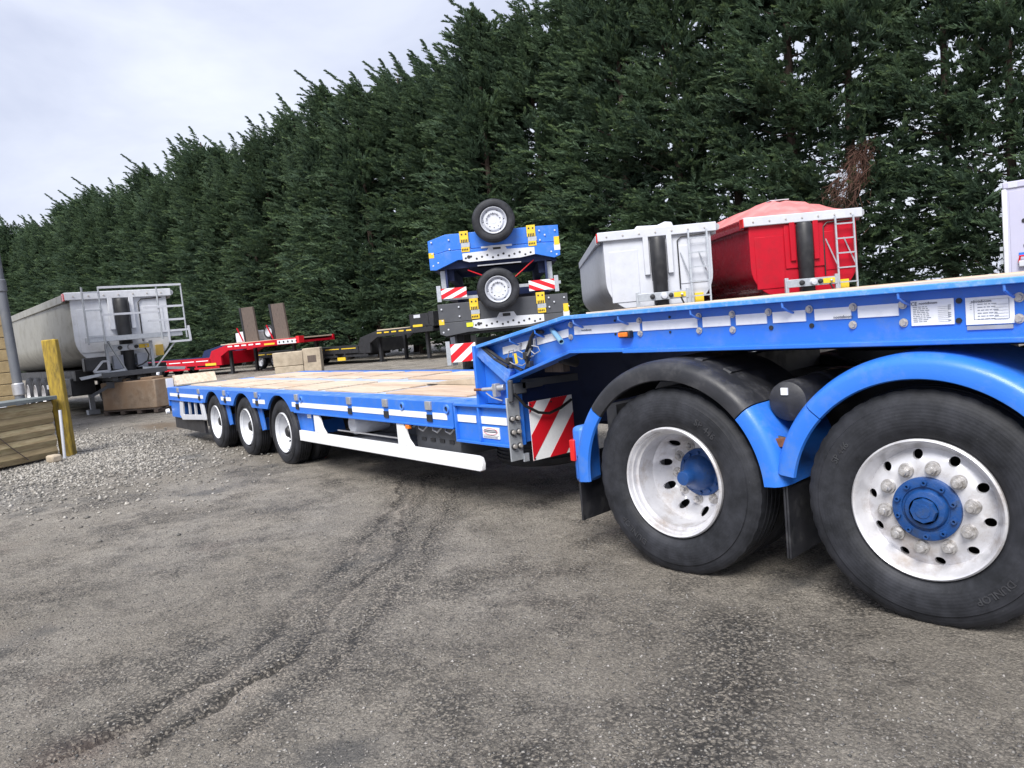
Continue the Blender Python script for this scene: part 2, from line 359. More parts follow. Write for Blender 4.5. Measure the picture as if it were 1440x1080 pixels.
def flat_text(name, txt, size, origin, parent, material='ink', face='-y', **kw):
    g = text_geo(txt, size, .001); o = Vector(origin)
    if face == '-y': g.v = [(o.x+x, o.y-z, o.z+y) for x, y, z in g.v]
    else: g.v = [(o.x+z, o.y+x, o.z+y) for x, y, z in g.v]
    return part(name, g, material, parent, smooth=0, **kw)

def holed_disc(prof, r_in, r_out, holes, n=64, rings=4):
    """annulus with round holes, dished by prof(r) (y as a function of radius)."""
    pts, edges = [], []
    def circle(cx, cy, r, k, off=0.):
        o = len(pts)
        for i in range(k):
            a = off+2*PI*i/k; pts.append(Vector((cx+r*math.cos(a), cy+r*math.sin(a))))
        edges.extend((o+i, o+(i+1) % k) for i in range(k))
    circle(0, 0, r_in, n); circle(0, 0, r_out, n)
    for j in range(1, rings): 
        rr = r_in+(r_out-r_in)*j/rings
        for i in range(n):
            a = 2*PI*(i+.5*(j % 2))/n; p = Vector((rr*math.cos(a), rr*math.sin(a)))
            if all((p-Vector(h[:2])).length > h[2]*1.12 for h in holes): pts.append(p)
    for h in holes: circle(h[0], h[1], h[2], 16)
    r = delaunay_2d_cdt(pts, edges, [], 0, 1e-6); vs, fs = r[0], r[2]
    g = G(); keep = []
    for f in fs:
        c = sum((vs[i] for i in f), Vector((0, 0)))/len(f)
        if c.length < r_in*.999 or c.length > r_out or any((c-Vector(h[:2])).length < h[2]*.985 for h in holes): continue
        keep.append(tuple(f))
    g.add([(p.x, prof(p.length), p.y) for p in vs], keep)
    for h in holes:                       # short wall behind each hole
        k = 16; ring = []
        for dy in (0, .02):
            for i in range(k):
                a = 2*PI*i/k; x, z = h[0]+h[2]*math.cos(a), h[1]+h[2]*math.sin(a); ring.append((x, prof(math.hypot(x, z))+dy, z))
        g.add(ring, [(i, (i+1) % k, k+(i+1) % k, k+i) for i in range(k)])
    return g
# ------------------------------------------------------------------ ground, one sheet, finer near the trailer
def pl_dist(X, Y, pts):
    d = np.full(X.shape, 1e9)
    for (ax, ay), (bx, by) in zip(pts[:-1], pts[1:]):
        vx, vy = bx-ax, by-ay; t = np.clip(((X-ax)*vx+(Y-ay)*vy)/(vx*vx+vy*vy), 0, 1)
        d = np.minimum(d, np.hypot(X-ax-t*vx, Y-ay-t*vy))
    return d
def vnoise(X, Y, s, seed):
    r = np.random.default_rng(seed); t = r.random((256, 256)); x = X/s+500; y = Y/s+500
    ix = np.floor(x).astype(int); iy = np.floor(y).astype(int); fx = x-ix; fy = y-iy; fx = fx*fx*(3-2*fx); fy = fy*fy*(3-2*fy)
    g = lambda a, b: t[a % 256, b % 256]
    return (g(ix, iy)*(1-fx)+g(ix+1, iy)*fx)*(1-fy)+(g(ix, iy+1)*(1-fx)+g(ix+1, iy+1)*fx)*fy-.5
def gp(*pts): return [tuple(atZ(*q))[:2] for q in pts]
RUTS = [gp((600, 672), (584, 695), (574, 712), (566, 746), (533, 802), (488, 844), (394, 930), (300, 990), (200, 1060)),
        gp((566, 676), (556, 700), (545, 730), (506, 769), (460, 815), (413, 862), (330, 930), (200, 1010), (60, 1075)),
        gp((640, 690), (612, 740), (592, 790), (545, 850), (505, 890), (430, 960), (340, 1040))]
BAND = [(-2.2, -.55), (-1.9, -.95), (-1.65, -1.4), (-1.5, -2.0)]
def relief(X, Y):
    z = .03*vnoise(X, Y, 2.3, 1)+.02*vnoise(X, Y, .7, 2)+.012*vnoise(X, Y, .2, 3)+.008*vnoise(X, Y, .09, 4)
    wob = .05*vnoise(X, Y, .5, 5)+.05*vnoise(X, Y, .16, 6)+.03*vnoise(X, Y, .05, 7)
    for i, rt in enumerate(RUTS):
        k = (1, .85, .6)[i]*(.7+.9*vnoise(X, Y, .5, 20+i))
        off = .055
        z += k*(-.044*np.exp(-(pl_dist(X+wob, Y+wob, rt)/.036)**2)+.030*np.exp(-(pl_dist(X+wob-off, Y+wob+off, rt)/.035)**2)+.010*np.exp(-(pl_dist(X+wob+off*1.6, Y+wob-off*1.6, rt)/.05)**2))
    return z
def axis_pts(lo, hi, step, far, k=1.09):
    a = list(np.arange(lo, hi, step)); s = step
    while a[-1] < far: s *= k; a.append(a[-1]+s)
    s = step
    while a[0] > -far: s *= k; a.insert(0, a[0]-s)
    return np.array(a)
gx = axis_pts(-7.2, 0., .018, 700, 1.06); gy = axis_pts(-3.1, .4, .018, 700, 1.06)
XX, YY = np.meshgrid(gx, gy, indexing='ij')
damp = np.exp(-np.maximum(np.hypot(XX+6, YY)-25, 0)/20)
ZZ = relief(XX, YY)*damp
for (wx, wy) in [(-1.53, 0), (-2.83, -.1), (-9.03, .2), (-10.34, .2), (-11.65, .2)]:      # bearing patches under the tyres
    ZZ *= 1-np.exp(-(((XX-wx)/.5)**2+((YY-wy-.15)/.5)**2))
ZZ -= .004
me = bpy.data.meshes.new('ground'); nx, ny = XX.shape
vid = np.arange(nx*ny).reshape(nx, ny)
quads = np.stack([vid[:-1, :-1], vid[1:, :-1], vid[1:, 1:], vid[:-1, 1:]], -1).reshape(-1, 4)
me.vertices.add(nx*ny); me.vertices.foreach_set('co', np.stack([XX, YY, ZZ], -1).ravel())
me.loops.add(quads.size); me.loops.foreach_set('vertex_index', quads.ravel())
me.polygons.add(len(quads)); me.polygons.foreach_set('loop_start', np.arange(0, quads.size, 4)); me.polygons.foreach_set('use_smooth', np.ones(len(quads), bool))
me.update()
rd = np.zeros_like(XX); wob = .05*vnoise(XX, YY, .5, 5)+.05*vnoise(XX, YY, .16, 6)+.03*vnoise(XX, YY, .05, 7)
for i, rt in enumerate(RUTS): rd = np.maximum(rd, np.maximum(np.exp(-(pl_dist(XX+wob+.09, YY+wob-.09, rt)/.15)**2)*.85, 1.15*np.exp(-(pl_dist(XX+wob, YY+wob, rt)/.05)**2))*(1, .95, .85)[i])  # narrow core masks the painted rut shade; the wide band is coarse stone
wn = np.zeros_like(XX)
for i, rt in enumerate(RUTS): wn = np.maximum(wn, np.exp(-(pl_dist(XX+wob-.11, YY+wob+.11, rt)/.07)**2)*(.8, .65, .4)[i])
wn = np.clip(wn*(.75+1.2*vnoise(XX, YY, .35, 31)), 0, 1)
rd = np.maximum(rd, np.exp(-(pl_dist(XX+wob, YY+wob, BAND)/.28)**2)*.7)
gd = np.exp(-(((XX+13.9)/2.6)**2+((YY+1.6)/1.1)**2))*1.25+np.exp(-(((XX+11.0)/1.6)**2+((YY+2.9)/.5)**2))*.9
gd = np.clip(gd+1.0*vnoise(XX, YY, .6, 9)*gd+.35*np.clip(vnoise(XX, YY, 3., 12)+.1, 0, 1)*(XX < -11), 0, 1)
mdv = np.clip(1.6*np.exp(-(((XX+16.6)/.9)**2+((YY-.35)/.42)**2))-.25+.5*vnoise(XX, YY, .5, 10), 0, 1)*(np.hypot(XX+16.5, YY) < 4)
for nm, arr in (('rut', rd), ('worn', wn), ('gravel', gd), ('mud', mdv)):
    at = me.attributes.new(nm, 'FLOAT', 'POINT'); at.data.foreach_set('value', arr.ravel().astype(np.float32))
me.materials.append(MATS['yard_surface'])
gnd = bpy.data.objects.new('ground', me); COL.objects.link(gnd); gnd['kind'] = 'structure'

def scatter(name, n, sampler, s0, s1, cols, seed):
    r = np.random.default_rng(seed)
    base = np.array([(1, 0, 0), (-1, 0, 0), (0, 1, 0), (0, -1, 0), (0, 0, 1), (0, 0, -.5)], float)
    tri = np.array([(0, 2, 4), (2, 1, 4), (1, 3, 4), (3, 0, 4), (2, 0, 5), (1, 2, 5), (3, 1, 5), (0, 3, 5)])
    P = sampler(r, n); n = len(P)
    sz = s0+(s1-s0)*r.random(n)**2.2
    V = base[None]*(.6+.7*r.random((n, 6, 1))); V *= np.stack([np.ones(n), .55+.4*r.random(n), .35+.35*r.random(n)], -1)[:, None]
    a = r.random(n)*6.28; c, s = np.cos(a), np.sin(a)
    x = V[..., 0]*c[:, None]-V[..., 1]*s[:, None]; y = V[..., 0]*s[:, None]+V[..., 1]*c[:, None]
    z0 = relief(P[:, 0], P[:, 1])
    co = np.stack([P[:, 0, None]+x*sz[:, None], P[:, 1, None]+y*sz[:, None], z0[:, None]-.004+(V[..., 2]+.12)*sz[:, None]], -1)
    me = bpy.data.meshes.new(name); F_ = (tri[None]+np.arange(n)[:, None, None]*6).reshape(-1, 3)
    me.vertices.add(n*6); me.vertices.foreach_set('co', co.ravel()); me.loops.add(F_.size); me.loops.foreach_set('vertex_index', F_.ravel())
    me.polygons.add(len(F_)); me.polygons.foreach_set('loop_start', np.arange(0, F_.size, 3)); me.update()
    m, t, b, N, L = nodes(name+'_stone'); b.inputs['Roughness'].default_value = .8
    g = N('ShaderNodeNewGeometry'); rr = N('ShaderNodeValToRGB')
    for i, (p, c3) in enumerate(cols):
        el = rr.color_ramp.elements[i] if i < 2 else rr.color_ramp.elements.new(p); el.position = p; el.color = (*c3, 1)
    L(g.outputs['Random Per Island'], rr.inputs[0]); L(rr.outputs[0], b.inputs['Base Color']); me.materials.append(m)
    o = bpy.data.objects.new(name, me); COL.objects.link(o); o['kind'] = 'stuff'; return o
def smp_near(r, n):
    rad = 2.0+r.random(n)**1.3*9; a = np.radians(270-r.uniform(-100, 60, n)*0-0)+0*rad
    a = np.arctan2(FW.y, FW.x)+np.radians(r.uniform(-40, 40, n)); P = np.stack([rad*np.cos(a), -CY+rad*np.sin(a)], -1)
    keep = (P[:, 1] < .4)
    for (wx, wy) in [(-1.53, .15), (-2.83, .1)]: keep &= ~((abs(P[:, 0]-wx) < .3) & (abs(P[:, 1]-wy) < .35))
    return P[keep]
scatter('loose_grit', 42000, smp_near, .0025, .011, [(0, (.05, .05, .05)), (.5, (.17, .16, .15)), (.8, (.22, .21, .19)), (1., (.34, .32, .30))], 3)
def smp_left(r, n):
    P = np.stack([-13.6+r.normal(0, 1.9, n), -1.75+r.normal(0, .8, n)], -1); return P[(P[:, 0] > -21) & (P[:, 1] > -4.5)]
scatter('pale_gravel', 34000, smp_left, .005, .036, [(0, (.08, .08, .075)), (.35, (.19, .175, .155)), (.7, (.30, .28, .25)), (1., (.44, .42, .385))], 4)

# ------------------------------------------------------------------ conifers
TREE_H = 17.3
def crown_mesh(seed, gap=0.):
    r = np.random.default_rng(seed); H = TREE_H
    nb = 265; t = r.random(nb)**1.0
    zb = .7+(H-2.2)*t; az = r.random(nb)*2*PI
    prof = 3.1*np.power(np.clip(1-zb/(H+.4), 0, 1), .74)+.12
    rad = prof*(.62+.5*r.random(nb))*(1+.12*np.sin(az*3+seed))
    # the last metres: a few slender leaders bent by the wind
    wl = (-r0.x, -r0.y)
    lead = [(r.uniform(-1.3, 1.3), r.uniform(-1.3, 1.3), r.uniform(-2.6, -.5)) for _ in range(10)]+[(0, 0, .1)]
    O, D, Ln, Tp = [], [], [], []
    for i in range(nb):
        if gap and zb[i] < 8.5 and r.random() < gap*max(0, 1.2-zb[i]/8.5): continue
        k = 11; c = np.array([math.cos(az[i]), math.sin(az[i]), 0])
        s = np.sqrt(r.random(k)*.85+.15); rr = rad[i]*s
        up = .35*rad[i]*s**1.7*(1-.3*t[i])
        o = c[None]*rr[:, None]+np.stack([r.normal(0, .26, k), r.normal(0, .26, k), zb[i]-.55+up+r.normal(0, .2, k)], -1)
        d = c[None]*.8+np.stack([r.normal(0, .35, k)+wl[0]*.25, r.normal(0, .35, k)+wl[1]*.25, .28+.5*t[i]+r.normal(0, .2, k)], -1)
        O.append(o); D.append(d); Ln.append((.55+.6*r.random(k))*(1.1-.4*t[i])); Tp.append(np.clip((s-.5)*2, 0, 1)*r.uniform(.3, 1))
    for (lx, ly, lz) in lead:
        top = H-.3+lz; base = top-r.uniform(2.8, 4.2); k = 70; s = np.linspace(0, 1, 70)**1.05; zz = base+(top-base)*s
        bend = .9*s**3*r.uniform(.4, 1.2); w = .42*(1-s); a = r.random(k)*6.28
        o = np.stack([lx*(1-.2*s)+wl[0]*bend*1.3+w*np.cos(a), ly*(1-.2*s)+wl[1]*bend*1.3+w*np.sin(a), zz], -1)
        d = np.stack([np.cos(a)*.75*(1-s)+wl[0]*(.25+.7*s), np.sin(a)*.75*(1-s)+wl[1]*(.25+.7*s), .75-.15*s], -1)
        O.append(o); D.append(d); Ln.append((.22+.50*(1-s)**.7)*r.uniform(.6, 1.2, k)); Tp.append(np.full(k, .35))
    org = np.concatenate(O); dirn = np.concatenate(D); ln = np.concatenate(Ln); tp0 = np.concatenate(Tp); n = len(org)
    dirn /= np.linalg.norm(dirn, axis=1)[:, None]
    m = 42; s = r.random((n, m))**.8
    side = r.normal(0, 1, (n, m, 3)); side /= np.linalg.norm(side, axis=2)[..., None]
    ax = org[:, None]+dirn[:, None]*(s*ln[:, None])[..., None]; ax[..., 2] -= .20*s*s*ln[:, None]
    ld = dirn[:, None]+side*(.30+.40*(1-s))[..., None]; ld /= np.linalg.norm(ld, axis=2)[..., None]
    ll = (.10+.20*(1-s))*(.8+.6*r.random((n, m)))*np.clip(ln*1.3, .4, 1)[:, None]
    w = np.cross(ld, r.normal(0, 1, (n, m, 3))); w /= np.linalg.norm(w, axis=2)[..., None]; w *= (ll*.095+.007)[..., None]
    mid = ax+ld*(ll*.42)[..., None]
    V = np.stack([ax, mid+w, ax+ld*ll[..., None], mid-w], 2).reshape(-1, 3)
    tip = np.repeat(np.clip((s-.3)*1.4, 0, 1)*tp0[:, None]*(.4+.9*r.random(n))[:, None], 4, axis=1).ravel()
    return V, np.clip(tip, 0, 1)
def leaf_mesh(name, V, tip, material):
    me = bpy.data.meshes.new(name); q = len(V)//4; me.vertices.add(len(V)); me.vertices.foreach_set('co', V.astype(np.float32).ravel())
    me.loops.add(q*4); me.loops.foreach_set('vertex_index', np.arange(q*4)); me.polygons.add(q); me.polygons.foreach_set('loop_start', np.arange(0, q*4, 4))
    me.update(); a = me.attributes.new('tip', 'FLOAT', 'POINT'); a.data.foreach_set('value', np.asarray(tip, np.float32)); me.materials.append(MATS[material]); return me
def trunk_mesh(seed):
    r = random.Random(seed); g = G(); x = y = 0; path = []
    for i in range(8): path.append((x, y, -.1+i*2.3)); x += r.uniform(-.1, .1); y += r.uniform(-.1, .1)
    g.tube(path, .21, 9, r1=.04)
    for i in range(26):
        z = .8+i*.42+r.random()*.3; a = r.random()*6.28; L_ = r.uniform(1.1, 2.2)*(1-z/20)
        p0 = Vector((path[int(min(7, z/2.3))][0], path[int(min(7, z/2.3))][1], z)); d = Vector((math.cos(a), math.sin(a), r.uniform(-.1, .5)))
        g.tube([p0, p0+d*L_*.5, p0+d*L_+Vector((0, 0, .25))], .045, 5, r1=.012)
    return mesh_of('trunk', g, 'bark')
CR = []; TRN = []
for k in range(5):
    V, tp = crown_mesh(40+k, gap=(0, 0, 0, .32, .44)[k]); CR.append(leaf_mesh('crown', V, tp, 'foliage')); 
for k in range(3): TRN.append(trunk_mesh(k))
# the row runs from far left to near right behind the parked trailers
def cam2w(X, z): p = CAMP+r0*X+Vector((FW.x, FW.y, 0)).normalized()*z; return Vector((p.x, p.y, 0))
A_, B_ = cam2w(-84, 108.5), cam2w(31, 13.5)
L_ = (B_-A_).length; nT = int(L_/2.4); rt = random.Random(5); labs = 0
back = (B_-A_).cross(Vector((0, 0, 1))).normalized()
if back.dot(FW) < 0: back = -back
for i in range(nT+26):
    p = (A_.lerp(B_, (i+.5)/nT) if i < nT else A_.lerp(B_, .04+.74*(i-nT)/26)+back*2.6)+Vector((rt.uniform(-.35, .35), rt.uniform(-.6, .6), 0))
    camx = (p-CAMP).dot(r0); camz = (p-CAMP).dot(Vector((FW.x, FW.y, 0)).normalized()); px = 720+F*camx/camz
    near = px > 950
    t = thing('conifer', 'tall dark green conifer standing in the long hedge row behind the parked trailers' if i < nT else 'dark green conifer half hidden in the second line at the back of the hedge', 'tree', p, rt.uniform(-.45, .45), 'conifers in the hedge row' if i < nT else 'conifers in the back line of the hedge')
    s = rt.uniform(.9, 1.07)*(.93 if px < 540 else 1); t.scale = (s*rt.uniform(1., 1.12), s*rt.uniform(1., 1.12), s)
    part('crown', None, None, t, me=CR[rt.choice((3, 4)) if near else rt.choice((0, 1, 2))])
    part('trunk', None, None, t, me=TRN[i % 3])
    if abs(px-1195) < 26 and not labs:
        labs = 1; t['label'] = 'dark green conifer with a hanging brown dead bough beside the red tipper'; del t['group']; dead_tree = t
if labs:
    rr_ = np.random.default_rng(2); d0 = atD(1222, 200, 25.6); d1 = atD(1182, 284, 24.9); n = 900
    s = rr_.random(n); ctr = np.array(d0)[None]*(1-s[:, None])+np.array(d1)[None]*s[:, None]+rr_.normal(0, 1, (n, 3))*(.13+.2*s[:, None])
    dr = np.array((d1-d0).normalized())[None]+rr_.normal(0, .5, (n, 3)); ll = .25+.3*rr_.random(n)
    w = np.cross(dr, rr_.normal(0, 1, (n, 3))); w /= np.linalg.norm(w, axis=1)[:, None]; w *= .011
    V = np.stack([ctr, ctr+dr*ll[:, None]*.5+w, ctr+dr*ll[:, None], ctr+dr*ll[:, None]*.5-w], 1).reshape(-1, 3)
    me_ = leaf_mesh('dead_bough', V, np.zeros(len(V)), 'dead_foliage'); o = part('dead_bough', None, None, None, me=me_)
    bpy.context.view_layer.update(); o.parent = dead_tree; o.matrix_parent_inverse = dead_tree.matrix_world.inverted(); o['label'] = 'brown dead bough hanging down'

# ------------------------------------------------------------------ wheels (outer face at y = 0 facing -y, axle along y)
def tyre_geo(RD, w, rr, load, seg=96, notch=True, grooves=4):
    k = RD/.536
    sw = [(rr-.012, .045), (rr+.008, .028), (rr+.022, .012), (rr+.045*k, .003), (rr+.05*k, .0), (rr+.09*k, -.004), (RD-.11*k, -.004), (RD-.068*k, .001), (RD-.064*k, .008), (RD-.04*k, .014), (RD-.018*k, .026), (RD-.004, .040)]
    tread = []
    y0, y1 = .05, w-.05
    for i in range(grooves):
        c = y0+(y1-y0)*(i+.75)/(grooves+.5); tread += [(RD, c-.008), (RD-.012, c-.006), (RD-.012, c+.006), (RD, c+.008)]
    prof = sw+tread+[(r, w-y) for r, y in reversed(sw)]
    g = G(); g.lathe(prof, seg, closed=True)
    m = len(prof); v = []
    for i, (x, y, z) in enumerate(g.v):
        a, j = divmod(i, m); r = math.hypot(x, z)
        if notch and (j in (10, 11) or j in (m-11, m-12)) and a % 3 == 0: q = (r-.005)/r; x *= q; z *= q
        if z < -load: z = -load
        v.append((x, y, z))
    g.v = v; return g
def ring_text(txt, size, rad, ang, y, g=None):
    t = text_geo(txt, size, .003, .0003); o = G()
    for (x, yy, z) in t.v:
        a = ang-x/rad; r = rad+yy; o.v.append((r*math.cos(a), y-z, r*math.sin(a)))
    o.f = t.f; return o
def make_wheel(parent, loc, style, RD, w, rr, load, flip=False, nuts=10, hub='blue_hub', texts=(), detail=True, name='wheel', wrot=0.):
    h = holder(name, parent, loc, (0, 0, PI if flip else 0))
    part('tyre', tyre_geo(RD, w, rr, load, 120 if detail else 48, notch=detail), 'tyre_rubber', h, smooth=30)
    k = rr/.31
    if texts:
        g = G()
        for (s, size, rad, ang, y) in texts: part('sidewall_lettering', ring_text(s, size, rad, ang, y), 'worn_rubber', h, smooth=0)
        pass
    hole = []
    if style == 'convex':
        def pr(r):
            r = r/k
            return .052 if r < .215 else .052+.030*min(1, (r-.215)/.045)
        g = G(); g.lathe([(.312*k, .050), (.314*k, .012), (.306*k, .004), (.298*k, .010), (.290*k, .03), (.278*k, .060), (.262*k, .082)], 72)
        hole = [(.238*k*math.cos(wrot+i*2*PI/10+.314), .238*k*math.sin(wrot+i*2*PI/10+.314), .0215*k) for i in range(10)]
        d = holed_disc(pr, .138*k, .262*k, hole); g.add(d.v, d.f); yn = .052; rn = .18*k
        part('rim', g, 'alloy', h, smooth=40)
    elif style == 'concave':
        D = .315 if detail else .17
        def pr(r):
            r = r/k
            return D if r < .20 else D-.120*min(1, (r-.20)/.062)**1.5
        g = G(); g.lathe([(.312*k, .050), (.314*k, .012), (.306*k, .003), (.298*k, .008), (.292*k, .03), (.284*k, .034), (.281*k, .062), (.267*k, .066), (.262*k, D-.120)], 72)
        hole = [((.226*k)*math.cos(wrot+i*2*PI/10+.314), (.226*k)*math.sin(wrot+i*2*PI/10+.314), .0225*k) for i in range(10)] if detail else [((.226*k)*math.cos(i*2*PI/8), (.226*k)*math.sin(i*2*PI/8), .018*k) for i in range(8)]
        d = holed_disc(pr, .141*k, .262*k, hole, n=64 if detail else 32, rings=4 if detail else 3); g.add(d.v, d.f); yn = D; rn = .1675*k
        part('rim', g, 'alloy' if detail else 'silver_paint', h, smooth=40)
    else:        # spare steel wheel: shallow dish
        def pr(r): return .075 if r/k < .15 else (.045 if r/k < .235 else .085)
        g = G(); g.lathe([(.312*k, .050), (.314*k, .012), (.306*k, .003), (.298*k, .008), (.288*k, .04), (.262*k, .085)], 48)
        hole = [(.247*k*math.cos(i*2*PI/6+.4), .247*k*math.sin(i*2*PI/6+.4), .012) for i in range(6)]
        hole += [(.168*k*math.cos(i*2*PI/10), .168*k*math.sin(i*2*PI/10), .011) for i in range(10)]
        d = holed_disc(pr, .06*k, .262*k, hole, n=32, rings=5); g.add(d.v, d.f)
        part('rim', g, 'white_paint', h, smooth=30); g = G(); g.lathe([(0, .07), (.062*k, .07), (.062*k, .09)], 24); part('centre_cap', g, 'silver_paint', h); nuts = 0
    g = G(); g.lathe([(.27*k, .22), (.29*k, w*.8), (.30*k, w-.01)], 40); g.lathe([(0, .21+(.15 if detail else 0)), (.30*k, .21+(.15 if detail else 0))], 32); part('inner_barrel', g, 'black_steel', h)
    nm = None
    for i in range(nuts):
        a = wrot+i*2*PI/nuts
        if nm is None:
            g = G(); g.lathe([(0, -.005), (.031, -.005), (.034, 0.004)], 20)
            if style == 'convex': g.hexa((0, -.004, 0), .0225, .036); g.lathe([(0, -.052), (.013, -.051), (.017, -.038)], 14)
            else: g.hexa((0, -.004, 0), .018, .026); g.lathe([(0, -.038), (.011, -.037), (.011, -.026)], 12)
            nm = mesh_of('wheel_nut', g, 'nut_silver', 30)
        part('wheel_nut', None, None, h, me=nm, loc=(rn*math.cos(a), yn, rn*math.sin(a)), rot=(0, a, 0))
    if style == 'convex':
        g = G(); g.lathe([(.140, .06), (.140, .030), (.132, .026), (.100, .026), (.098, .034), (.090, .034), (.086, .020), (.080, .012), (.062, .008), (.060, .0)], 56)
        g.lathe([(0, -.012), (.052, -.012), (.058, .008)], 8); g.lathe([(0, -.015), (.030, -.015), (.031, -.012)], 24)
        for i in range(10):
            a = i*2*PI/10+.31; g.lathe([(.006, .010), (.0115, .010), (.0125, .026)], 12, c=(.119*math.cos(a), 0, .119*math.sin(a)))
            g.lathe([(.006, .024), (.006, .010)], 8, c=(.119*math.cos(a), 0, .119*math.sin(a)))
        part('hub', g, hub, h, smooth=28)
    elif style == 'concave' and detail:
        g = G(); g.lathe([(.141, .325), (.139, .302), (.120, .296), (.104, .288), (.098, .268), (.090, .240), (.070, .215), (.052, .195), (.044, .170), (.042, .128), (.037, .118), (0, .116)], 48)
        for i in range(12):
            a = i*2*PI/12; g.lathe([(0, .282), (.009, .282), (.010, .296)], 8, c=(.118*math.cos(a), 0, .118*math.sin(a)))
        part('hub', g, hub, h, smooth=30)
    elif style == 'concave':
        g = G(); g.lathe([(.12*k, .15), (.11*k, .09), (.07*k, .05), (0, .045)], 24); part('hub', g, hub, h)
    return h
# ------------------------------------------------------------------ the blue low-loader semi-trailer (built in world axes, x along, y away, z up)
T = thing('low_loader_trailer', 'long blue low loader trailer with timber deck and raised gooseneck, nearest in the yard', 'trailer', (-7, 1.27, 0)); T['world'] = 1
WT = 2.54
def P3(name, g, m, **kw): return part(name, g, m, T, **kw)
# gooseneck side beams, near and far
def neck_beam(y_out, y_in, s):
    yw = y_out+s*.085
    g = G()
    g.prism([(.6, 1.225), (.6, 1.455), (-3.78, 1.462), (-4.83, 1.295), (-4.83, .865), (-4.47, .865), (-4.47, 1.05), (-3.76, 1.24)], yw, yw+s*.02)
    tf = G()
    def flange(pts, th, yo=0., wd=.13, g=g):
        for (a, b) in zip(pts[:-1], pts[1:]):
            d = Vector((b[0]-a[0], b[1]-a[1])).normalized(); n = Vector((-d.y, d.x))*th/2
            g.prism([(a[0]+n.x, a[1]+n.y), (b[0]+n.x, b[1]+n.y), (b[0]-n.x, b[1]-n.y), (a[0]-n.x, a[1]-n.y)], y_out+s*yo, y_out+s*(yo+wd))
    flange([(.6, 1.468), (-3.78, 1.475)], .026, g=tf)
    flange([(-3.775, 1.476), (-4.80, 1.312)], .026, .001, g=tf)
    flange([(-4.845, 1.32), (-4.845, .862)], .028, .002)
    flange([(.6, 1.236), (-3.27, 1.242)], .022, .0)
    flange([(-3.26, 1.249), (-3.75, 1.251)], .022, .001)
    flange([(-3.745, 1.252), (-4.44, 1.068)], .022, .002)
    flange([(-4.44, 1.065), (-4.462, 1.03), (-4.464, .56)], .024, .003)
    return g, tf
for a_ in ((0, .13, 1), (WT, WT-.13, -1)): g, tf = neck_beam(*a_); P3('neck_beam', g, 'blue_paint', bevel=.004); P3('top_flange', tf, 'blue_chipped', bevel=.004)
g = G(); g.bar((-4.81, .05, 1.285), (-4.455, .05, 1.075), .10, .05, up=(0, 1, 0)); g.bar((-4.77, .03, 1.235), (-4.47, .03, 1.055), .06, .012, up=(0, 1, 0)); P3('diagonal_rib', g, 'blue_worn', bevel=.003)
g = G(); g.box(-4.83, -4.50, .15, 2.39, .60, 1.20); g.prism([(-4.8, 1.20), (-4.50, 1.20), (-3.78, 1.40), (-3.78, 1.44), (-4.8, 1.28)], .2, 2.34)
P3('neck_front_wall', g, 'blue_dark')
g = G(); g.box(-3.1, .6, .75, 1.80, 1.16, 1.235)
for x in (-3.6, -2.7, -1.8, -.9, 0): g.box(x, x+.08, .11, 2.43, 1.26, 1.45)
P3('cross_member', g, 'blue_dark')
g = G(); g.box(-4.49, -4.44, .35, .52, .96, 1.02); g.box(-4.49, -4.46, .12, .24, 1.02, 1.2); P3('wall_bracket', g, 'blue_dark')
g = G(); g.bar((-4.44, .12, 1.02), (-4.35, .60, 1.015), .03, .055); P3('support_bar', g, 'grey_panel')
g = G(); g.box(-4.2, -4.0, .16, .22, 1.10, 1.17); P3('timber_block', g, 'ramp_wood')
g = G(); g.tube([(-3.95, .105, 1.20), (-3.95, .24, 1.16)], .035, 12); P3('buffer', g, 'black_steel')
# box at the foot of the gooseneck
g = G(); g.box(-5.2, -4.49, .035, .30, .57, .852); P3('side_box', g, 'blue_paint', bevel=.004)
g = G()
for (a, b, c, d) in ((-5.2, -4.48, .846, .866), (-5.2, -4.48, .552, .572)): g.box(a, b, .0, .06, c, d)
for x in (-5.205, -4.875): g.box(x, x+.018, .004, .05, .572, .846)
P3('box_frame', g, 'blue_paint', bevel=.003)
# deck side rails with wheel arches
WX = [-9.03, -10.34, -11.65]
def rail(y0, y1):
    g = G()
    top, bot = .868, .665; xs = [-5.215]; poly = [(-5.215, top), (-5.215, bot)]
    for wx in WX:
        cz, ra = .38, .47; h = math.sqrt(ra*ra-(bot-cz)**2); a0 = math.atan2(bot-cz, h)
        for i in range(13):
            a = a0+(PI-2*a0)*i/12; poly.append((wx+ra*math.cos(a), min(cz+ra*math.sin(a), .845)))
    poly += [(-14.1, bot), (-14.1, top)]
    # split into convex strips so the cut-outs stay clean
    up = [(x, top) for x, z in poly[1:-1]]; lo = poly[1:-1]
    for (a, b) in zip(lo[:-1], lo[1:]):
        if abs(a[0]-b[0]) < 1e-4: continue
        g.add([(a[0], y0, a[1]), (b[0], y0, b[1]), (b[0], y0, top), (a[0], y0, top)], [(0, 1, 2, 3)])
        g.add([(a[0], y1, a[1]), (b[0], y1, b[1]), (b[0], y1, top), (a[0], y1, top)], [(3, 2, 1, 0)])
        g.add([(a[0], y0, a[1]), (b[0], y0, b[1]), (b[0], y1, b[1]), (a[0], y1, a[1])], [(0, 1, 2, 3)])
        g.add([(a[0], y0, top), (b[0], y0, top), (b[0], y1, top), (a[0], y1, top)], [(0, 1, 2, 3)])
    g.add([(-5.215, y0, bot), (-5.215, y0, top), (-5.215, y1, top), (-5.215, y1, bot)], [(0, 1, 2, 3)])
    g.add([(-14.1, y0, bot), (-14.1, y0, top), (-14.1, y1, top), (-14.1, y1, bot)], [(0, 1, 2, 3)])
    return g
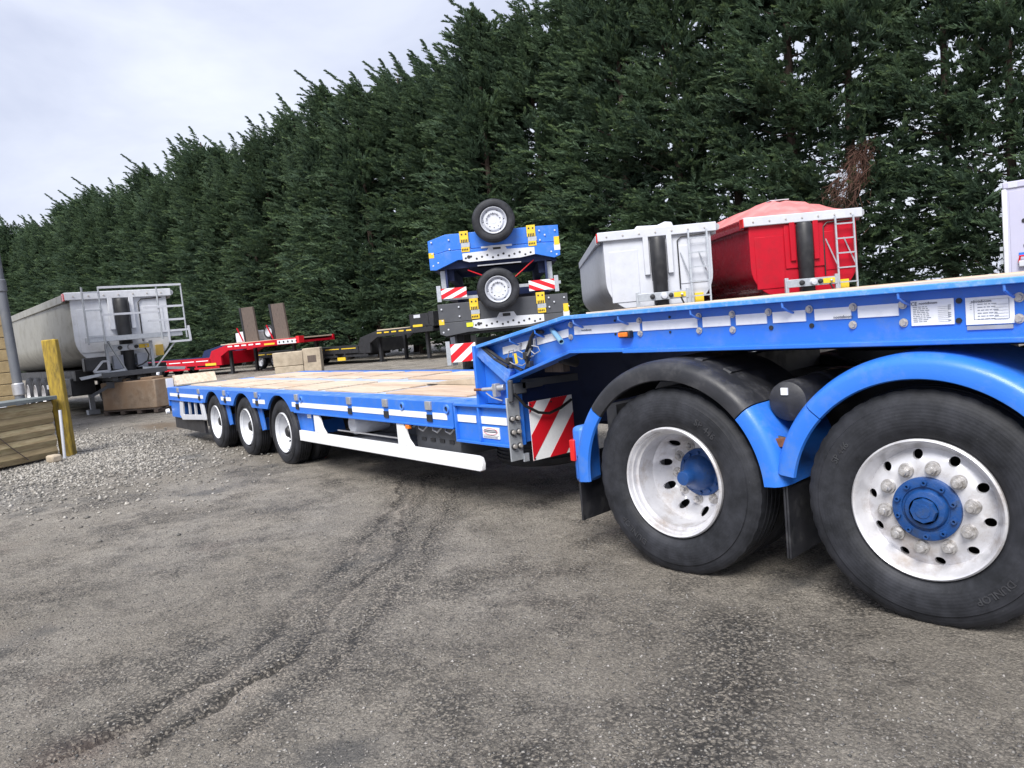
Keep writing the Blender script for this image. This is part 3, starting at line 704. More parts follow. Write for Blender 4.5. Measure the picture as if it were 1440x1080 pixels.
def weld(o): m = o.modifiers.new('weld', 'WELD'); m.merge_threshold = .0005
o = P3('side_rail', rail(0, .03), 'blue_paint', smooth=0); weld(o)
o = P3('side_rail', rail(WT, WT-.03), 'blue_paint', smooth=0); weld(o)
# lip along the bottom of the rail and the rounded top
for (a, b) in ((-8.54, -5.22), (-14.1, -12.15)): g = G(); g.box(a, b, -.012, .02, .655, .672); P3('rail_lip', g, 'blue_paint', bevel=.003)
for wx in WX:                        # black liners behind the arches, flaps, blue splash plates
    g = G(); g.lathe([(.462, .032), (.462, .70), (.470, .70), (.470, .032)], 20, c=(wx, 0, .38), a0=R(0), a1=R(190), closed=True)
    v = [(x, y, min(z, .842)) for x, y, z in g.v]; g.v = v; P3('wheel_arch', g, 'black_plastic')
    g = G(); g.prism([(wx+.36, .70), (wx+.55, .70), (wx+.62, .38), (wx+.50, .36)], .06, .075); g.prism([(wx+.355, .70), (wx+.375, .70), (wx+.51, .36), (wx+.495, .36)], .075, .60); P3('splash_plate', g, 'blue_paint')
    g = G(); g.box(wx-.50, wx-.485, .07, .62, .24, .64); P3('mud_flap', g, 'black_plastic')
g = G(); g.box(-8.46, -8.16, .045, .07, .44, .66); P3('splash_panel', g, 'blue_paint')
# reflective strips on rail (split where the stake pockets sit)
pock = [atY(px, 545+(px-250)*.066).x for px in (250, 279, 315, 360, 417, 491, 542, 603)]
pock = sorted(pock+[-5.25])
def strip(x0, x1, z0, z1, y=-.004): g = G(); g.box(x0, x1, y, y+.004+.002, z0, z1); return g
arch = [(wx-.44, wx+.44) for wx in WX]
for a, b in zip([-14.05]+pock, pock):
    segs = [(a+.05, b-.05)]
    for (l, h) in arch:
        ns = []
        for (u, v) in segs:
            if v <= l or u >= h: ns.append((u, v))
            else:
                if u < l: ns.append((u, l))
                if v > h: ns.append((h, v))
        segs = ns
    for (u, v) in segs:
        if v-u > .05: P3('reflective_strip', strip(u, v, .725, .778), 'white_tape')
for x in pock[:-1]:
    g = G(); g.box(x-.045, x+.045, -.018, .006, .80, .872); P3('stake_pocket', g, 'steel', bevel=.003)
    g = G(); g.box(x-.04, x+.04, -.012, .004, .70, .76); P3('pocket_slot', g, 'black_steel')
for px in (423, 565, 628):
    x = atY(px, 545+(px-250)*.066).x
    g = G(); g.lathe([(.022, -.012), (.036, -.014), (.040, .002), (.024, .004)], 20, c=(x, 0, .815), closed=True); P3('lashing_ring', g, 'blue_worn')
    g = G(); g.lathe([(0, -.003), (.026, -.003)], 16, c=(x, 0, .815)); P3('ring_hole', g, 'black_steel')
for px in (364, 320):
    x = atY(px, 550).x; g = G(); g.lathe([(.018, -.012), (.033, -.014), (.036, .002), (.02, .004)], 16, c=(x, 0, .82), closed=True); P3('lashing_ring', g, 'blue_worn')
# low deck structure
g = G(); g.box(-14.05, -4.86, .032, .30, .846, .867); g.box(-14.05, -4.86, WT-.30, WT-.10, .80, .866); P3('deck_edge', g, 'blue_worn', bevel=.003)
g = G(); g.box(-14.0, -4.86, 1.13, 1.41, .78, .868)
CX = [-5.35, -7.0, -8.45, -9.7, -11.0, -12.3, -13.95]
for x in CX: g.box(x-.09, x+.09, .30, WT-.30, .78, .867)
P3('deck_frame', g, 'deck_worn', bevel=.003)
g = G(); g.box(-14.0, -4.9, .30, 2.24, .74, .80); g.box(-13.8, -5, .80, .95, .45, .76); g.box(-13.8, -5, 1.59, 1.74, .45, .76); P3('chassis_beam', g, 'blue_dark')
pr_ = random.Random(3)
for a, b in zip(CX[:-1], CX[1:]):
    x1, x0 = a-.10, b+.10
    for (y0, y1) in ((.312, 1.122), (1.418, 2.228)):
        n = 4; w = (y1-y0)/n
        for i in range(n):
            g = G(); dz = pr_.uniform(0, .005); e = pr_.uniform(0, .012)
            g.box(x0+e, x1-e, y0+i*w+.004, y0+(i+1)*w-.004, .835, .880+dz)
            P3('plank', g, 'plank_wood' if pr_.random() < .45 else 'plank_wood_pale', bevel=.003)
g = G(); g.box(-5.24, -4.86, .14, .95, .866, .874); g.box(-5.24, -4.86, 1.6, 2.4, .866, .874); P3('tread_plate', g, 'blue_worn')
# timber on the gooseneck
n = 12; w = (2.42-.125)/n
for i in range(n):
    g = G(); e = pr_.uniform(0, .02); g.box(-3.70+e, .6, .125+i*w+.003, .125+(i+1)*w-.003, 1.462, 1.496+pr_.uniform(0, .006)); P3('plank', g, 'plank_wood' if i % 2 else 'plank_wood_pale', bevel=.003)
# loading wedges at the neck foot
wp = atZ(593, 540, .885)
g = G(); g.prism([(wp.x, .885), (-4.88, .885), (-4.88, 1.05)], wp.y, wp.y+.45); P3('ramp_wedge', g, 'concrete_beige', bevel=.004)
g = G(); g.box(-5.1, -4.87, wp.y-.05, wp.y-.02, .885, 1.11); P3('wedge_plate', g, 'silver_paint')
# side guard, struts
g = G(); g.prism([(-8.46, .335), (-8.46, .455), (-4.93, .455), (-4.88, .445), (-4.86, .40), (-4.87, .345), (-4.90, .335)], -.005, .035); P3('side_guard', g, 'white_chipped', bevel=.006)
for (x0, x1) in ((-6.17, -5.96), (-8.02, -7.80)):
    g = G(); g.prism([(x0, .672), (x0+.12, .672), (x1-.03, .52), (x1+.05, .456), (x0, .456)], .0, .03); P3('guard_bracket', g, 'white_chipped', bevel=.004)
g = G(); g.prism([(-13.45, .665), (-13.52, .42), (-13.40, .34), (-12.10, .40), (-12.18, .665), (-12.32, .665), (-12.27, .47), (-13.32, .43), (-13.28, .665)], .0, .03); P3('rear_side_guard', g, 'white_paint', bevel=.004)
for x in (-12.65, -12.98): g = G(); g.bar((x, .03, .66), (x-.02, .03, .45), .05, .03, up=(0, 1, 0)); P3('guard_bracket', g, 'white_paint')
g = G(); g.box(-14.1, -13.55, .02, .45, .36, .665); P3('rear_corner_box', g, 'blue_paint', bevel=.005)
g = G(); g.box(-14.06, -12.35, .05, .09, .17, .36); P3('mud_flap', g, 'black_plastic')
g = G(); g.box(-14.16, -14.1, 0, WT, .55, .87); P3('rear_bar', g, 'blue_paint', bevel=.005)
g = G(); g.lathe([(0, -.06), (.04, -.05), (.045, 0)], 16, c=(-14.2, 0, .455)); P3('marker_lamp', g, 'white_tape')
g = G(); g.prism([(-14.15, .90), (-13.95, .90), (-14.05, 1.06), (-14.2, 1.06)], .12, .80); P3('folded_ramp', g, 'plank_wood_pale', bevel=.005)
g = G(); g.box(-14.2, -14.12, .0, .11, .86, 1.02); g.box(-14.18, -14.14, .11, .5, .95, 1.0); P3('ramp_hinge', g, 'white_paint', bevel=.004)
# equipment under the deck
g = holed = G(); 
hl = [(-6.35-.21*i, .545, .055) for i in range(6)]
def plate_holes(x0, x1, z0, z1, y, holes):
    pts = [Vector((x0, z0)), Vector((x1, z0)), Vector((x1, z1)), Vector((x0, z1))]; ed = [(0, 1), (1, 2), (2, 3), (3, 0)]
    for h in holes:
        o = len(pts); pts += [Vector((h[0]+h[2]*math.cos(2*PI*i/16), h[1]+h[2]*math.sin(2*PI*i/16))) for i in range(16)]; ed += [(o+i, o+(i+1) % 16) for i in range(16)]
    r = delaunay_2d_cdt(pts, ed, [], 0, 1e-6); g = G()
    fs = [tuple(f) for f in r[2] if not any((sum((r[0][i] for i in f), Vector((0, 0)))/3-Vector(h[:2])).length < h[2]*.98 for h in holes)]
    g.add([(p.x, y, p.y) for p in r[0]], fs); return g
P3('perforated_plate', plate_holes(-7.75, -6.15, .42, .67, .52, hl), 'grey_panel')
g = G(); g.lathe([(0, 0), (.09, .01), (.11, .04), (.11, .7), (.09, .73), (0, .74)], 28, c=(-7.35, .12, .56)); P3('air_reservoir', g, 'silver_paint')
g = G(); g.box(-7.5, -6.15, .05, .55, .40, .41); g.bar((-7.55, .06, .50), (-6.17, .06, .50), .012); g.bar((-7.55, .04, .41), (-6.17, .04, .41), .02); P3('pallet_tray', g, 'steel')
g = G(); g.box(-6.0, -5.3, .10, .65, .40, .65); P3('tool_box', g, 'grey_panel', bevel=.01)
g = G(); 
for i in range(4): g.box(-5.9+i*.15, -5.83+i*.15, .092, .10, .50, .53)
P3('box_slots', g, 'black_steel', kind='stuff')
g = G(); g.box(-5.99, -5.93, -.012, .02, .615, .65); P3('marker_lamp', g, 'orange_lens', bevel=.004)
g = G()
for x0 in (-5.62, -5.42, -5.85): g.tube([(x0, .05, .66), (x0+.03, .03, .62), (x0+.08, .04, .60), (x0+.12, .06, .64)], .008, 6)
P3('lashing_hook', g, 'steel')
# spare wheel lying under the neck foot
h = make_wheel(T, (-4.95-(-7), .72-1.27, .545), 'spare', .41, .24, .235, 9, detail=False, name='spare_wheel'); h.rotation_euler = (R(-90), 0, 0)
g = G(); g.box(-13.8, -13.0, .3, 2.2, .45, .7); P3('rear_frame', g, 'blue_dark')
# axles and their wheels: outer and inner on each side
wproto = make_wheel(T, (WX[0]+7, .015-1.27, .385), 'concave', .405, .225, .243, .386, nuts=8, hub='black_steel', detail=False)
inner = make_wheel(T, (WX[0]+7, .265-1.27, .385), 'concave', .405, .225, .243, .386, nuts=0, hub='black_steel', detail=False)
for i, wx in enumerate(WX):
    if i: 
        a = dup(wproto, T); a.location.x = wx+7; a = dup(inner, T); a.location.x = wx+7
    for src, yy in ((wproto, WT-.015), (inner, WT-.265)):
        a = dup(src, T); a.location = (wx+7, yy-1.27, .385); a.rotation_euler = (0, 0, PI)
    g = G(); g.tube([(wx, .3, .385), (wx, 2.24, .385)], .07, 12); g.box(wx-.06, wx+.4, .62, .78, .36, .5); g.box(wx-.06, wx+.4, 1.76, 1.92, .36, .5); P3('axle', g, 'black_steel')
    g = G(); g.tube([(wx+.35, .45, .45), (wx+.35, .45, .70)], .10, 14); P3('air_spring', g, 'hose_rubber')
    g = G(); g.box(wx-.03, wx+.03, .27, .3, .3, .4); P3('brake_chamber', g, 'steel')
# reflective strips, plates, bolts, hooks on the neck web (web face at y .085)
YW = .079
def on_web(px, py): p = atY(px, py, YW); return p.x, p.z
for (a, b) in ((903, 980), (988, 1026.5), (1035, 1078), (1087, 1133), (1146, 1197), (1207, 1264)):
    x0 = on_web(a, 455)[0]; x1 = on_web(b, 450)[0]; P3('reflective_strip', strip(x0, x1, 1.357, 1.412, YW), 'white_tape')
x0, x1 = on_web(807, 460)[0], on_web(899, 455)[0]; P3('reflective_strip', strip(x0, x1, 1.357, 1.412, YW), 'white_tape')
for (a, b) in (((707, 493.5), (744, 484)), ((755, 480), (799, 468)), ((745.5, 483.5), (753, 481))):
    (xa, za), (xb, zb) = on_web(*a), on_web(*b); g = G(); g.prism([(xa, za-.027), (xb, zb-.027), (xb, zb+.027), (xa, za+.027)], YW, YW+.006); P3('reflective_strip', g, 'white_tape')
g = text_geo('NOOTEBOOM', .018, .001)
for (px, py) in ((817, 462), (1188, 443.5), (1290, 440)):
    pass
def web_text(s, size, px, py, m='ink', parent=None, name='lettering'):
    x, z = on_web(px, py); t = text_geo(s, size, .001); t.v = [(x+a, YW-.0035-c, z+b) for a, b, c in t.v]; return P3(name, t, m, smooth=0)
web_text('nooteboom', .020, 825, 464); web_text('nooteboom', .020, 1186, 445.5)
# data plates
def data_plate(px0, px1, pz, rows, boxed, nm):
    xa, z1 = on_web(px0, pz[0]); xb, _ = on_web(px1, pz[0]); z0 = on_web((px0+px1)/2, pz[1])[1]; z1 = on_web((px0+px1)/2, pz[2])[1]
    g = G(); g.box(xa, xb, YW-.001, YW+.006, z0, z1); pl = P3(nm, g, 'white_tape', bevel=.002)
    g = G(); w = xb-xa; h = z1-z0; yy = YW-.0025; q = random.Random(px0)
    for i in range(rows):
        z = z1-h*(.28+.64*i/rows); x = xa+w*(.06 if not boxed else .26)
        while x < xa+w*(.38 if not boxed else .62):
            l = q.uniform(.006, .02); g.box(x, x+l, yy, yy+.001, z, z+.0035); x += l+.004
        if q.random() < .8 and not boxed: g.box(xb-w*.13, xb-w*.13+.012, yy, yy+.001, z, z+.004)
        if not boxed: g.box(xb-w*.36, xb-w*.10, yy, yy+.001, z-.003, z-.002)
        if boxed: g.box(xb-w*.40, xb-w*.12, yy, yy+.001, z-.003, z-.0022)
    if boxed:
        for (a, b, c, d) in ((.18, .90, .10, .11), (.18, .90, .80, .81)): g.box(xa+w*a, xa+w*b, yy, yy+.001, z1-h*d, z1-h*c)
        for a in (.18, .895): g.box(xa+w*a, xa+w*a+.002, yy, yy+.001, z1-h*.81, z1-h*.10)
        for i in range(4): g.box(xa+w*.10, xa+w*.14, yy, yy+.001, z1-h*(.22+.07*i), z1-h*(.205+.07*i))
    part('small_print', g, 'ink_grey', pl, smooth=0)
    t = text_geo('nooteboom', .016, .001); t.v = [(xa+w*(.42 if not boxed else .34)+a, yy-c, z1-h*(.13 if not boxed else .16)+b) for a, b, c in t.v]; part('lettering', t, 'ink', pl, smooth=0)
    if not boxed: t = text_geo('CE', .022, .001); t.v = [(xa+w*.09+a, yy-c, z1-h*.14+b) for a, b, c in t.v]; part('lettering', t, 'ink', pl, smooth=0)
data_plate(1280, 1341, (422, 457.5, 421), 9, False, 'data_plate')
data_plate(1357, 1426, (420, 456, 416.5), 6, True, 'data_plate')
xa, _ = on_web(1360, 460); xb, _ = on_web(1425, 460); g = G(); g.box(xa, xb, YW-.001, YW+.006, on_web(1390, 463)[1], on_web(1390, 457.5)[1]); P3('rating_plate', g, 'steel')
bm_ = None
for (px, py) in ((1029, 442), (1030, 464), (1080, 439), (1137.5, 435), (1199, 432), (1199, 457), (1269, 428.5), (1270.5, 454), (1433, 418), (1433, 448), (898.5, 451), (900, 469), (982, 445), (983, 465), (802, 456.7), (802.5, 474)):
    x, z = on_web(px, py)
    if bm_ is None: g = G(); g.hexa((0, 0, 0), .0145, .014); bm_ = mesh_of('bolt', g, 'bolt_steel', 30)
    P3('bolt', None, None, me=bm_, loc=(x+7, YW+.004-1.27, z))
for (px, py) in ((1084, 461), (1141, 458), (1348, 423), (1348, 451), (941, 446), (942, 467), (864, 451), (865, 470)):
    x, z = on_web(px, py); g = G(); g.lathe([(0, -.001), (.012 if px > 1000 else .007, -.001), (.012 if px > 1000 else .007, .004)], 16, c=(x, YW+.001, z)); P3('bolt_hole', g, 'black_steel')
for (px, py) in ((809, 449), (872, 445), (974, 439), (1103, 428), (1266, 418), (1415, 407), (720, 479), (755, 465)):
    x = atY(px, py, .03).x; zt = 1.455 if x > -3.8 else 1.455-(-3.8-x)*.163
    g = G(); g.tube([(x, .01, zt+.003), (x, .012, zt-.02), (x+.006, .035, zt-.036), (x+.012, .07, zt-.05), (x+.015, .083, zt-.052)], .006, 8); P3('lashing_hook', g, 'blue_worn')
x, z = on_web(882.5, 470); g = G(); g.box(x-.045, x+.045, .045, .085, z-.022, z+.022); P3('lamp_housing', g, 'black_plastic', bevel=.005)
g = G(); g.box(x-.038, x+.036, .030, .046, z-.014, z+.014); P3('marker_lamp', g, 'orange_lens', bevel=.005)
# tube, hoses, tag on the sloping part
g = G(); a, b = Vector((-3.99, .08, 1.40)), Vector((-3.745, -.06, 1.322)); g.lathe([(.013, 0), (.018, 0), (.018, .29), (.013, .29)], 18, closed=True)
q = (b-a).to_track_quat('Y', 'Z'); g.v = [tuple(a+q @ Vector(v)) for v in g.v]; P3('outrigger_tube', g, 'blue_grey_tube')
def wpath(pts, ys): return [Vector(atY(px, py, y)) for (px, py), y in zip(pts, ys)]
g = G(); g.tube(wpath([(764, 467), (752, 466), (747, 475), (747, 490), (742, 500), (743, 510), (741, 520)], [.05, .03, .02, .03, .0, .02, .05]), .014, 8)
g.tube(wpath([(752, 468), (745, 480), (741, 492), (737, 500), (742, 512), (738, 524)], [.05, .03, .03, .03, .03, .05]), .012, 8)
P3('air_hose', g, 'hose_rubber')
g = G(); g.tube(wpath([(683, 489), (700, 502), (718, 513), (735, 521)], [.04]*4), .012, 8); g.tube(wpath([(678, 489), (696, 505), (714, 516)], [.03]*3), .010, 8); P3('lock_rod', g, 'black_steel')
g = G()
for pts in ([(713, 510), (716, 494), (722, 492), (721, 500)], [(727, 492), (738, 498), (744, 503), (750, 500)], [(748, 486), (757, 488), (759, 494), (752, 498), (745, 492)], [(712, 506), (722, 512), (735, 514), (743, 508)], [(726, 500), (734, 505), (740, 502)]):
    g.tube(wpath(pts, [.02]*len(pts)), .0045, 6)
P3('cable_tie', g, 'steel')
g = G()
for (px, py, s) in ((716, 507, .022), (741, 500, .026), (745, 512, .022), (720, 515, .015)):
    p = atY(px, py, .03); g.box(p.x-s, p.x+s, .01, .05, p.z-s, p.z+s)
P3('valve_block', g, 'black_plastic', bevel=.005)
p = atY(725, 504, .0); g = G(); g.prism([(p.x-.018, p.z+.035), (p.x+.01, p.z+.038), (p.x+.022, p.z-.035), (p.x-.006, p.z-.04)], .0, .003); P3('paper_tag', g, 'yellow_paint')
p = atY(730, 484, .06); g = G(); g.tube([(p.x, .08, p.z), (p.x, .05, p.z-.02), (p.x, .05, p.z-.05)], .01, 8); P3('stud', g, 'steel')
# rusty lock pin and lever at the recess
g = G(); g.tube([(-4.84, -.02, .985), (-4.76, 0, .985)], .011, 10); P3('lock_pin', g, 'rust')
g = G(); g.tube([(-4.765, 0, .985), (-4.66, .02, .99)], .015, 12); g.tube([(-4.66, .02, .99), (-4.55, .05, 1.0)], .024, 14); g.box(-4.64, -4.60, 0, .05, .93, 1.03); P3('lock_barrel', g, 'steel', bevel=.003)
g = G(); g.tube([(-4.72, .0, .96), (-4.62, -.02, .93), (-4.50, -.02, .91)], .005, 6); P3('lock_cable', g, 'steel')
# label plate on the box, strips
P3('reflective_strip', strip(atY(638, 587).x, atY(665, 590).x, .715, .772, .027), 'white_tape'); P3('reflective_strip', strip(atY(670, 590).x, atY(708, 592).x, .715, .772, .027), 'white_tape')
xa, xb = atY(678.5, 600, .03).x, atY(701.5, 600, .03).x; g = G(); g.box(xa, xb, .027, .036, .603, .69); lab = P3('sticker', g, 'white_tape')
g = G(); cx, cz = (xa+xb)/2, .658; pts = [Vector((cx+(xb-xa)*.42*math.cos(t), .024, cz+.024*math.sin(t))) for t in np.linspace(0, 2*PI, 25)]; g.tube(pts, .0014, 5); part('sticker_ring', g, 'red_sign', lab)
g = G(); q = random.Random(4)
for z in (.666, .654): 
    g.box(xa+.025, xb-.025, .0245, .0265, z-.003, z+.003)
for z in (.628, .618, .610):
    x = xa+.01
    while x < xb-.02: l = q.uniform(.005, .014); g.box(x, x+l, .0245, .0265, z-.0015, z+.0015); x += l+.004
part('small_print', g, 'ink', lab, smooth=0)
g = G(); g.box(-8.28, -8.18, .038, .044, .60, .65); P3('sticker', g, 'white_tape')
# lamp carrier and striped board
g = G(); g.box(-4.452, -4.437, -.03, .085, .46, .93); P3('lamp_carrier', g, 'galvanised', bevel=.003)
g = G(); g.box(-4.45, -4.43, .085, .13, .44, .50); P3('board_bracket', g, 'galvanised')
for z in (.775, .675, .57):
    for y in (.0, .052):
        g = G(); g.lathe([(0, .028), (.015, .026), (.017, .0)], 16, c=(-4.436, y, z), axis='x'); P3('coupling', g, 'bolt_steel')
        g = G(); g.lathe([(0, .012), (.022, .012), (.023, .0)], 16, c=(-4.437, y, z-.002), axis='x'); P3('coupling_collar', g, 'black_plastic')
g = G(); g.box(-4.45, -4.40, .02, .14, .95, 1.03); g.box(-4.44, -4.40, .10, .30, .98, 1.03); g.tube([(-4.42, .0, .90), (-4.41, .0, 1.06)], .02, 10); P3('hinge_block', g, 'grey_panel', bevel=.006)
by0, by1, bz0, bz1 = .14, .57, .44, .88; XB = -4.395
g = G(); g.box(XB-.004, XB, by0, by1, bz0, bz1); bd = P3('warning_board', g, 'white_tape')
bw, bh = by1-by0, bz1-bz0
def clip_poly(poly, c0, c1):
    def cut(poly, f):
        out = []
        for i in range(len(poly)):
            a, b = poly[i], poly[(i+1) % len(poly)]; fa, fb = f(a), f(b)
            if fa >= 0: out.append(a)
            if fa*fb < 0: t = fa/(fa-fb); out.append((a[0]+(b[0]-a[0])*t, a[1]+(b[1]-a[1])*t))
        return out
    poly = cut(poly, lambda p: p[1]-1.12*p[0]-c0) if poly else poly
    return cut(poly, lambda p: c1-(p[1]-1.12*p[0])) if poly else poly
def board_stripes(u0, v0, w, h, bands, mk, flip=False):
    gs = []
    for (c0, c1) in bands:
        q = clip_poly([(0, 0), (1, 0), (1, 1), (0, 1)], c0, c1)
        if len(q) > 2: gs.append([mk(u0+(1-a if flip else a)*w, v0+b*h) for a, b in q])
    return gs
for pts in board_stripes(by0, bz0, bw, bh, ((-.85, -.42), (0, .43), (.80, 1.2)), lambda u, v: (u, v)):
    g = G(); g.prism(pts, XB, XB+.0015, 'x'); part('red_stripe', g, 'red_sign', bd, smooth=0)
for (u, v) in ((.03, .03), (.96, .05), (.5, .94), (.03, .96)):
    g = G(); g.lathe([(0, .006), (.006, .006), (.006, 0)], 10, c=(XB+.001, by0+u*bw, bz0+v*bh), axis='x'); part('rivet', g, 'black_steel', bd)
g = G(); g.tube([(-4.40, .02, .96), (-4.37, .09, .86), (-4.36, .2, .795), (-4.36, .3, .775), (-4.36, .42, .80), (-4.37, .54, .845)], .011, 8)
pts = g; P3('air_hose', pts, 'hose_rubber')

# ------------------------------------------------------------------ tractor unit under the gooseneck
PHI = .1002
K = thing('tractor_unit', 'blue tractor unit under the gooseneck showing its two large rear wheels and mudguards', 'truck', (-1.4, -.0138, 0), PHI)
WS = (-.1291, -1.4352); WZ = .512
make_wheel(K, (WS[0], 0, WZ), 'convex', .532, .385, .31, .514, texts=(('DUNLOP', .044, .415, R(-50), -.006), ('SP 446', .042, .42, R(146), -.006)), wrot=.15)
make_wheel(K, (WS[1], 0, WZ), 'concave', .532, .30, .31, .514, texts=(('SP 446', .052, .40, R(52), -.006), ('DUNLOP', .050, .415, R(228), -.006)), wrot=.1)
w_in = make_wheel(K, (WS[1], .33, WZ), 'concave', .532, .30, .31, .514, nuts=0, name='inner_wheel')
w2 = dup(w_in, K); w2.location = (WS[1], 2.46, WZ); w2.rotation_euler = (0, 0, PI); w2 = dup(w_in, K); w2.location = (WS[1], 2.13, WZ); w2.rotation_euler = (0, 0, PI); w2 = dup(w_in, K); w2.location = (WS[0], 2.46, WZ); w2.rotation_euler = (0, 0, PI)
FP = [(.574, -.010), (.580, -.026), (.640, -.032), (.664, -.020), (.680, .008), (.688, .05), (.689, .62), (.679, .62), (.677, .06), (.668, .02), (.655, -.004), (.636, -.016), (.604, -.014), (.590, -.012), (.584, -.004)]
FN = FP[:6]+[(.688, .15), (.680, .15)]+FP[8:]
def guard(sx, a0, a1, n=18, P_=None):
    g = G(); g.lathe(P_ or FP, n, c=(sx, 0, WZ), a0=R(a0), a1=R(a1), closed=True); return g
part('mudguard_top', guard(WS[1], 41, 141, 30), 'black_plastic', K, smooth=45)
g = G()
for a in (60, 75): g.lathe([(.689, .12), (.697, .13), (.697, .60), (.689, .61)], 3, c=(WS[1], 0, WZ), a0=R(a), a1=R(a+4))
part('mudguard_rib', g, 'black_plastic', K)
part('mudguard', guard(WS[1], 141.6, 184, 16, FN), 'blue_paint', K, smooth=45); part('mudguard', guard(WS[1], 4, 40.4, 14), 'blue_paint', K, smooth=45)
part('mudguard_top', guard(WS[0], 40.3, 137, 30), 'blue_paint', K, smooth=45); part('mudguard', guard(WS[0], 137.6, 170, 12, FN), 'blue_paint', K, smooth=45); part('mudguard', guard(WS[0], 8, 39.7, 12), 'blue_paint', K, smooth=45)
for (x0, x1, z0) in ((WS[1]-.715, WS[1]-.700, .20), (WS[1]+.66, WS[1]+.672, .18), (WS[0]-.66, WS[0]-.648, .18)):
    g = G(); g.box(x0, x1, .03, .50, z0, .62); part('mud_flap', g, 'black_plastic', K, bevel=.004)
g = G(); g.box(WS[1]-.745, WS[1]-.65, .03, .20, .44, .80); part('lamp_bracket', g, 'blue_paint', K, bevel=.03)
g = G(); g.box(WS[1]-.765, WS[1]-.74, .035, .15, .58, .715); g.box(WS[1]-.755, WS[1]-.715, .015, .04, .58, .715); part('tail_lamp', g, 'red_lens', K, bevel=.006)
g = G(); g.box(-2.1, 2.4, .82, .90, .70, .98); g.box(-2.1, 2.4, 1.56, 1.64, .70, .98); g.box(-2.1, -2.02, .3, 2.16, .72, .9); g.box(-1.5, -1.4, .6, 1.86, .98, 1.14)
for s in WS: g.tube([(s, .3, WZ), (s, 2.1, WZ)], .08, 14); g.box(s-.2, s+.2, 1.05, 1.4, .35, .68)
for s in (-1.9, -1.0, -.5, .3): g.box(s, s+.08, .5, .82, .72, .86)
part('chassis', g, 'black_steel', K)
g = G(); g.lathe([(0, 1.10), (.45, 1.10), (.45, 1.15), (0, 1.15)], 32, c=(-.5, 1.22, 0), axis='z'); part('fifth_wheel', g, 'black_steel', K)
g = G(); g.lathe([(0, 0), (.07, .004), (.098, .02), (.104, .05), (.104, .58), (.098, .60), (0, .61)], 36, c=(-.78, .10, .965)); tank = part('air_tank', g, 'black_plastic', K, smooth=40)
g = G(); g.box(-.80, -.765, .094, .104, 1.0, 1.035); part('tank_label', g, 'white_tape', tank)
g = G(); g.lathe([(.105, .35), (.109, .36), (.109, .39), (.105, .40)], 36, c=(-.78, .10, .965)); part('tank_strap', g, 'grey_panel', tank)
g = G(); g.tube([(-.96, .06, .93), (-.90, .04, .86), (-.84, .05, .80), (-.78, .08, .78)], .010, 8); g.tube([(-.99, .08, 1.0), (-.93, .03, .9), (-.86, .04, .79)], .007, 6); part('air_line', g, 'hose_rubber', K)
g = G(); g.box(-.82, -.74, .03, .08, .75, .79); part('line_clip', g, 'rust', K)
# behind the frame: the cab side of the tractor
g = G(); g.box(1.0, 1.5, .15, .62, .35, .95); part('fuel_tank', g, 'alloy', K, bevel=.05)
# ------------------------------------------------------------------ the other things in the yard
YEL = 'yellow_paint'
def lp(o, name, g, m, **kw): return part(name, g, m, o, **kw)
def small_wheels(o, xs, ys, r=.41, w=.23, rim='silver_paint', name='wheel', hw=.245, axis_x=False):
    """simple road wheels for far vehicles: axle across local x (axis_x) or y."""
    h0 = None
    for x in xs:
        for (y, flip) in ys:
            if h0 is None:
                h = holder(name, o, (0, 0, 0)); part('tyre', tyre_geo(r, w, hw, r-.012, 36, notch=False, grooves=3), 'tyre_rubber', h, smooth=30)
                k = hw/.31; g = G(); g.lathe([(.312*k, .04), (.312*k, .005), (.30*k, .003), (.285*k, .04), (.262*k, .09), (.17*k, .13), (.13*k, .12), (.12*k, .06), (0, .05)], 32); part('rim', g, rim, h); h0 = h
            else: h = dup(h0, o)
            if axis_x: h.location = (y, x, r-.012); h.rotation_euler = (0, 0, R(-90) if not flip else R(90))
            else: h.location = (x, y, r-.012); h.rotation_euler = (0, 0, PI if flip else 0)

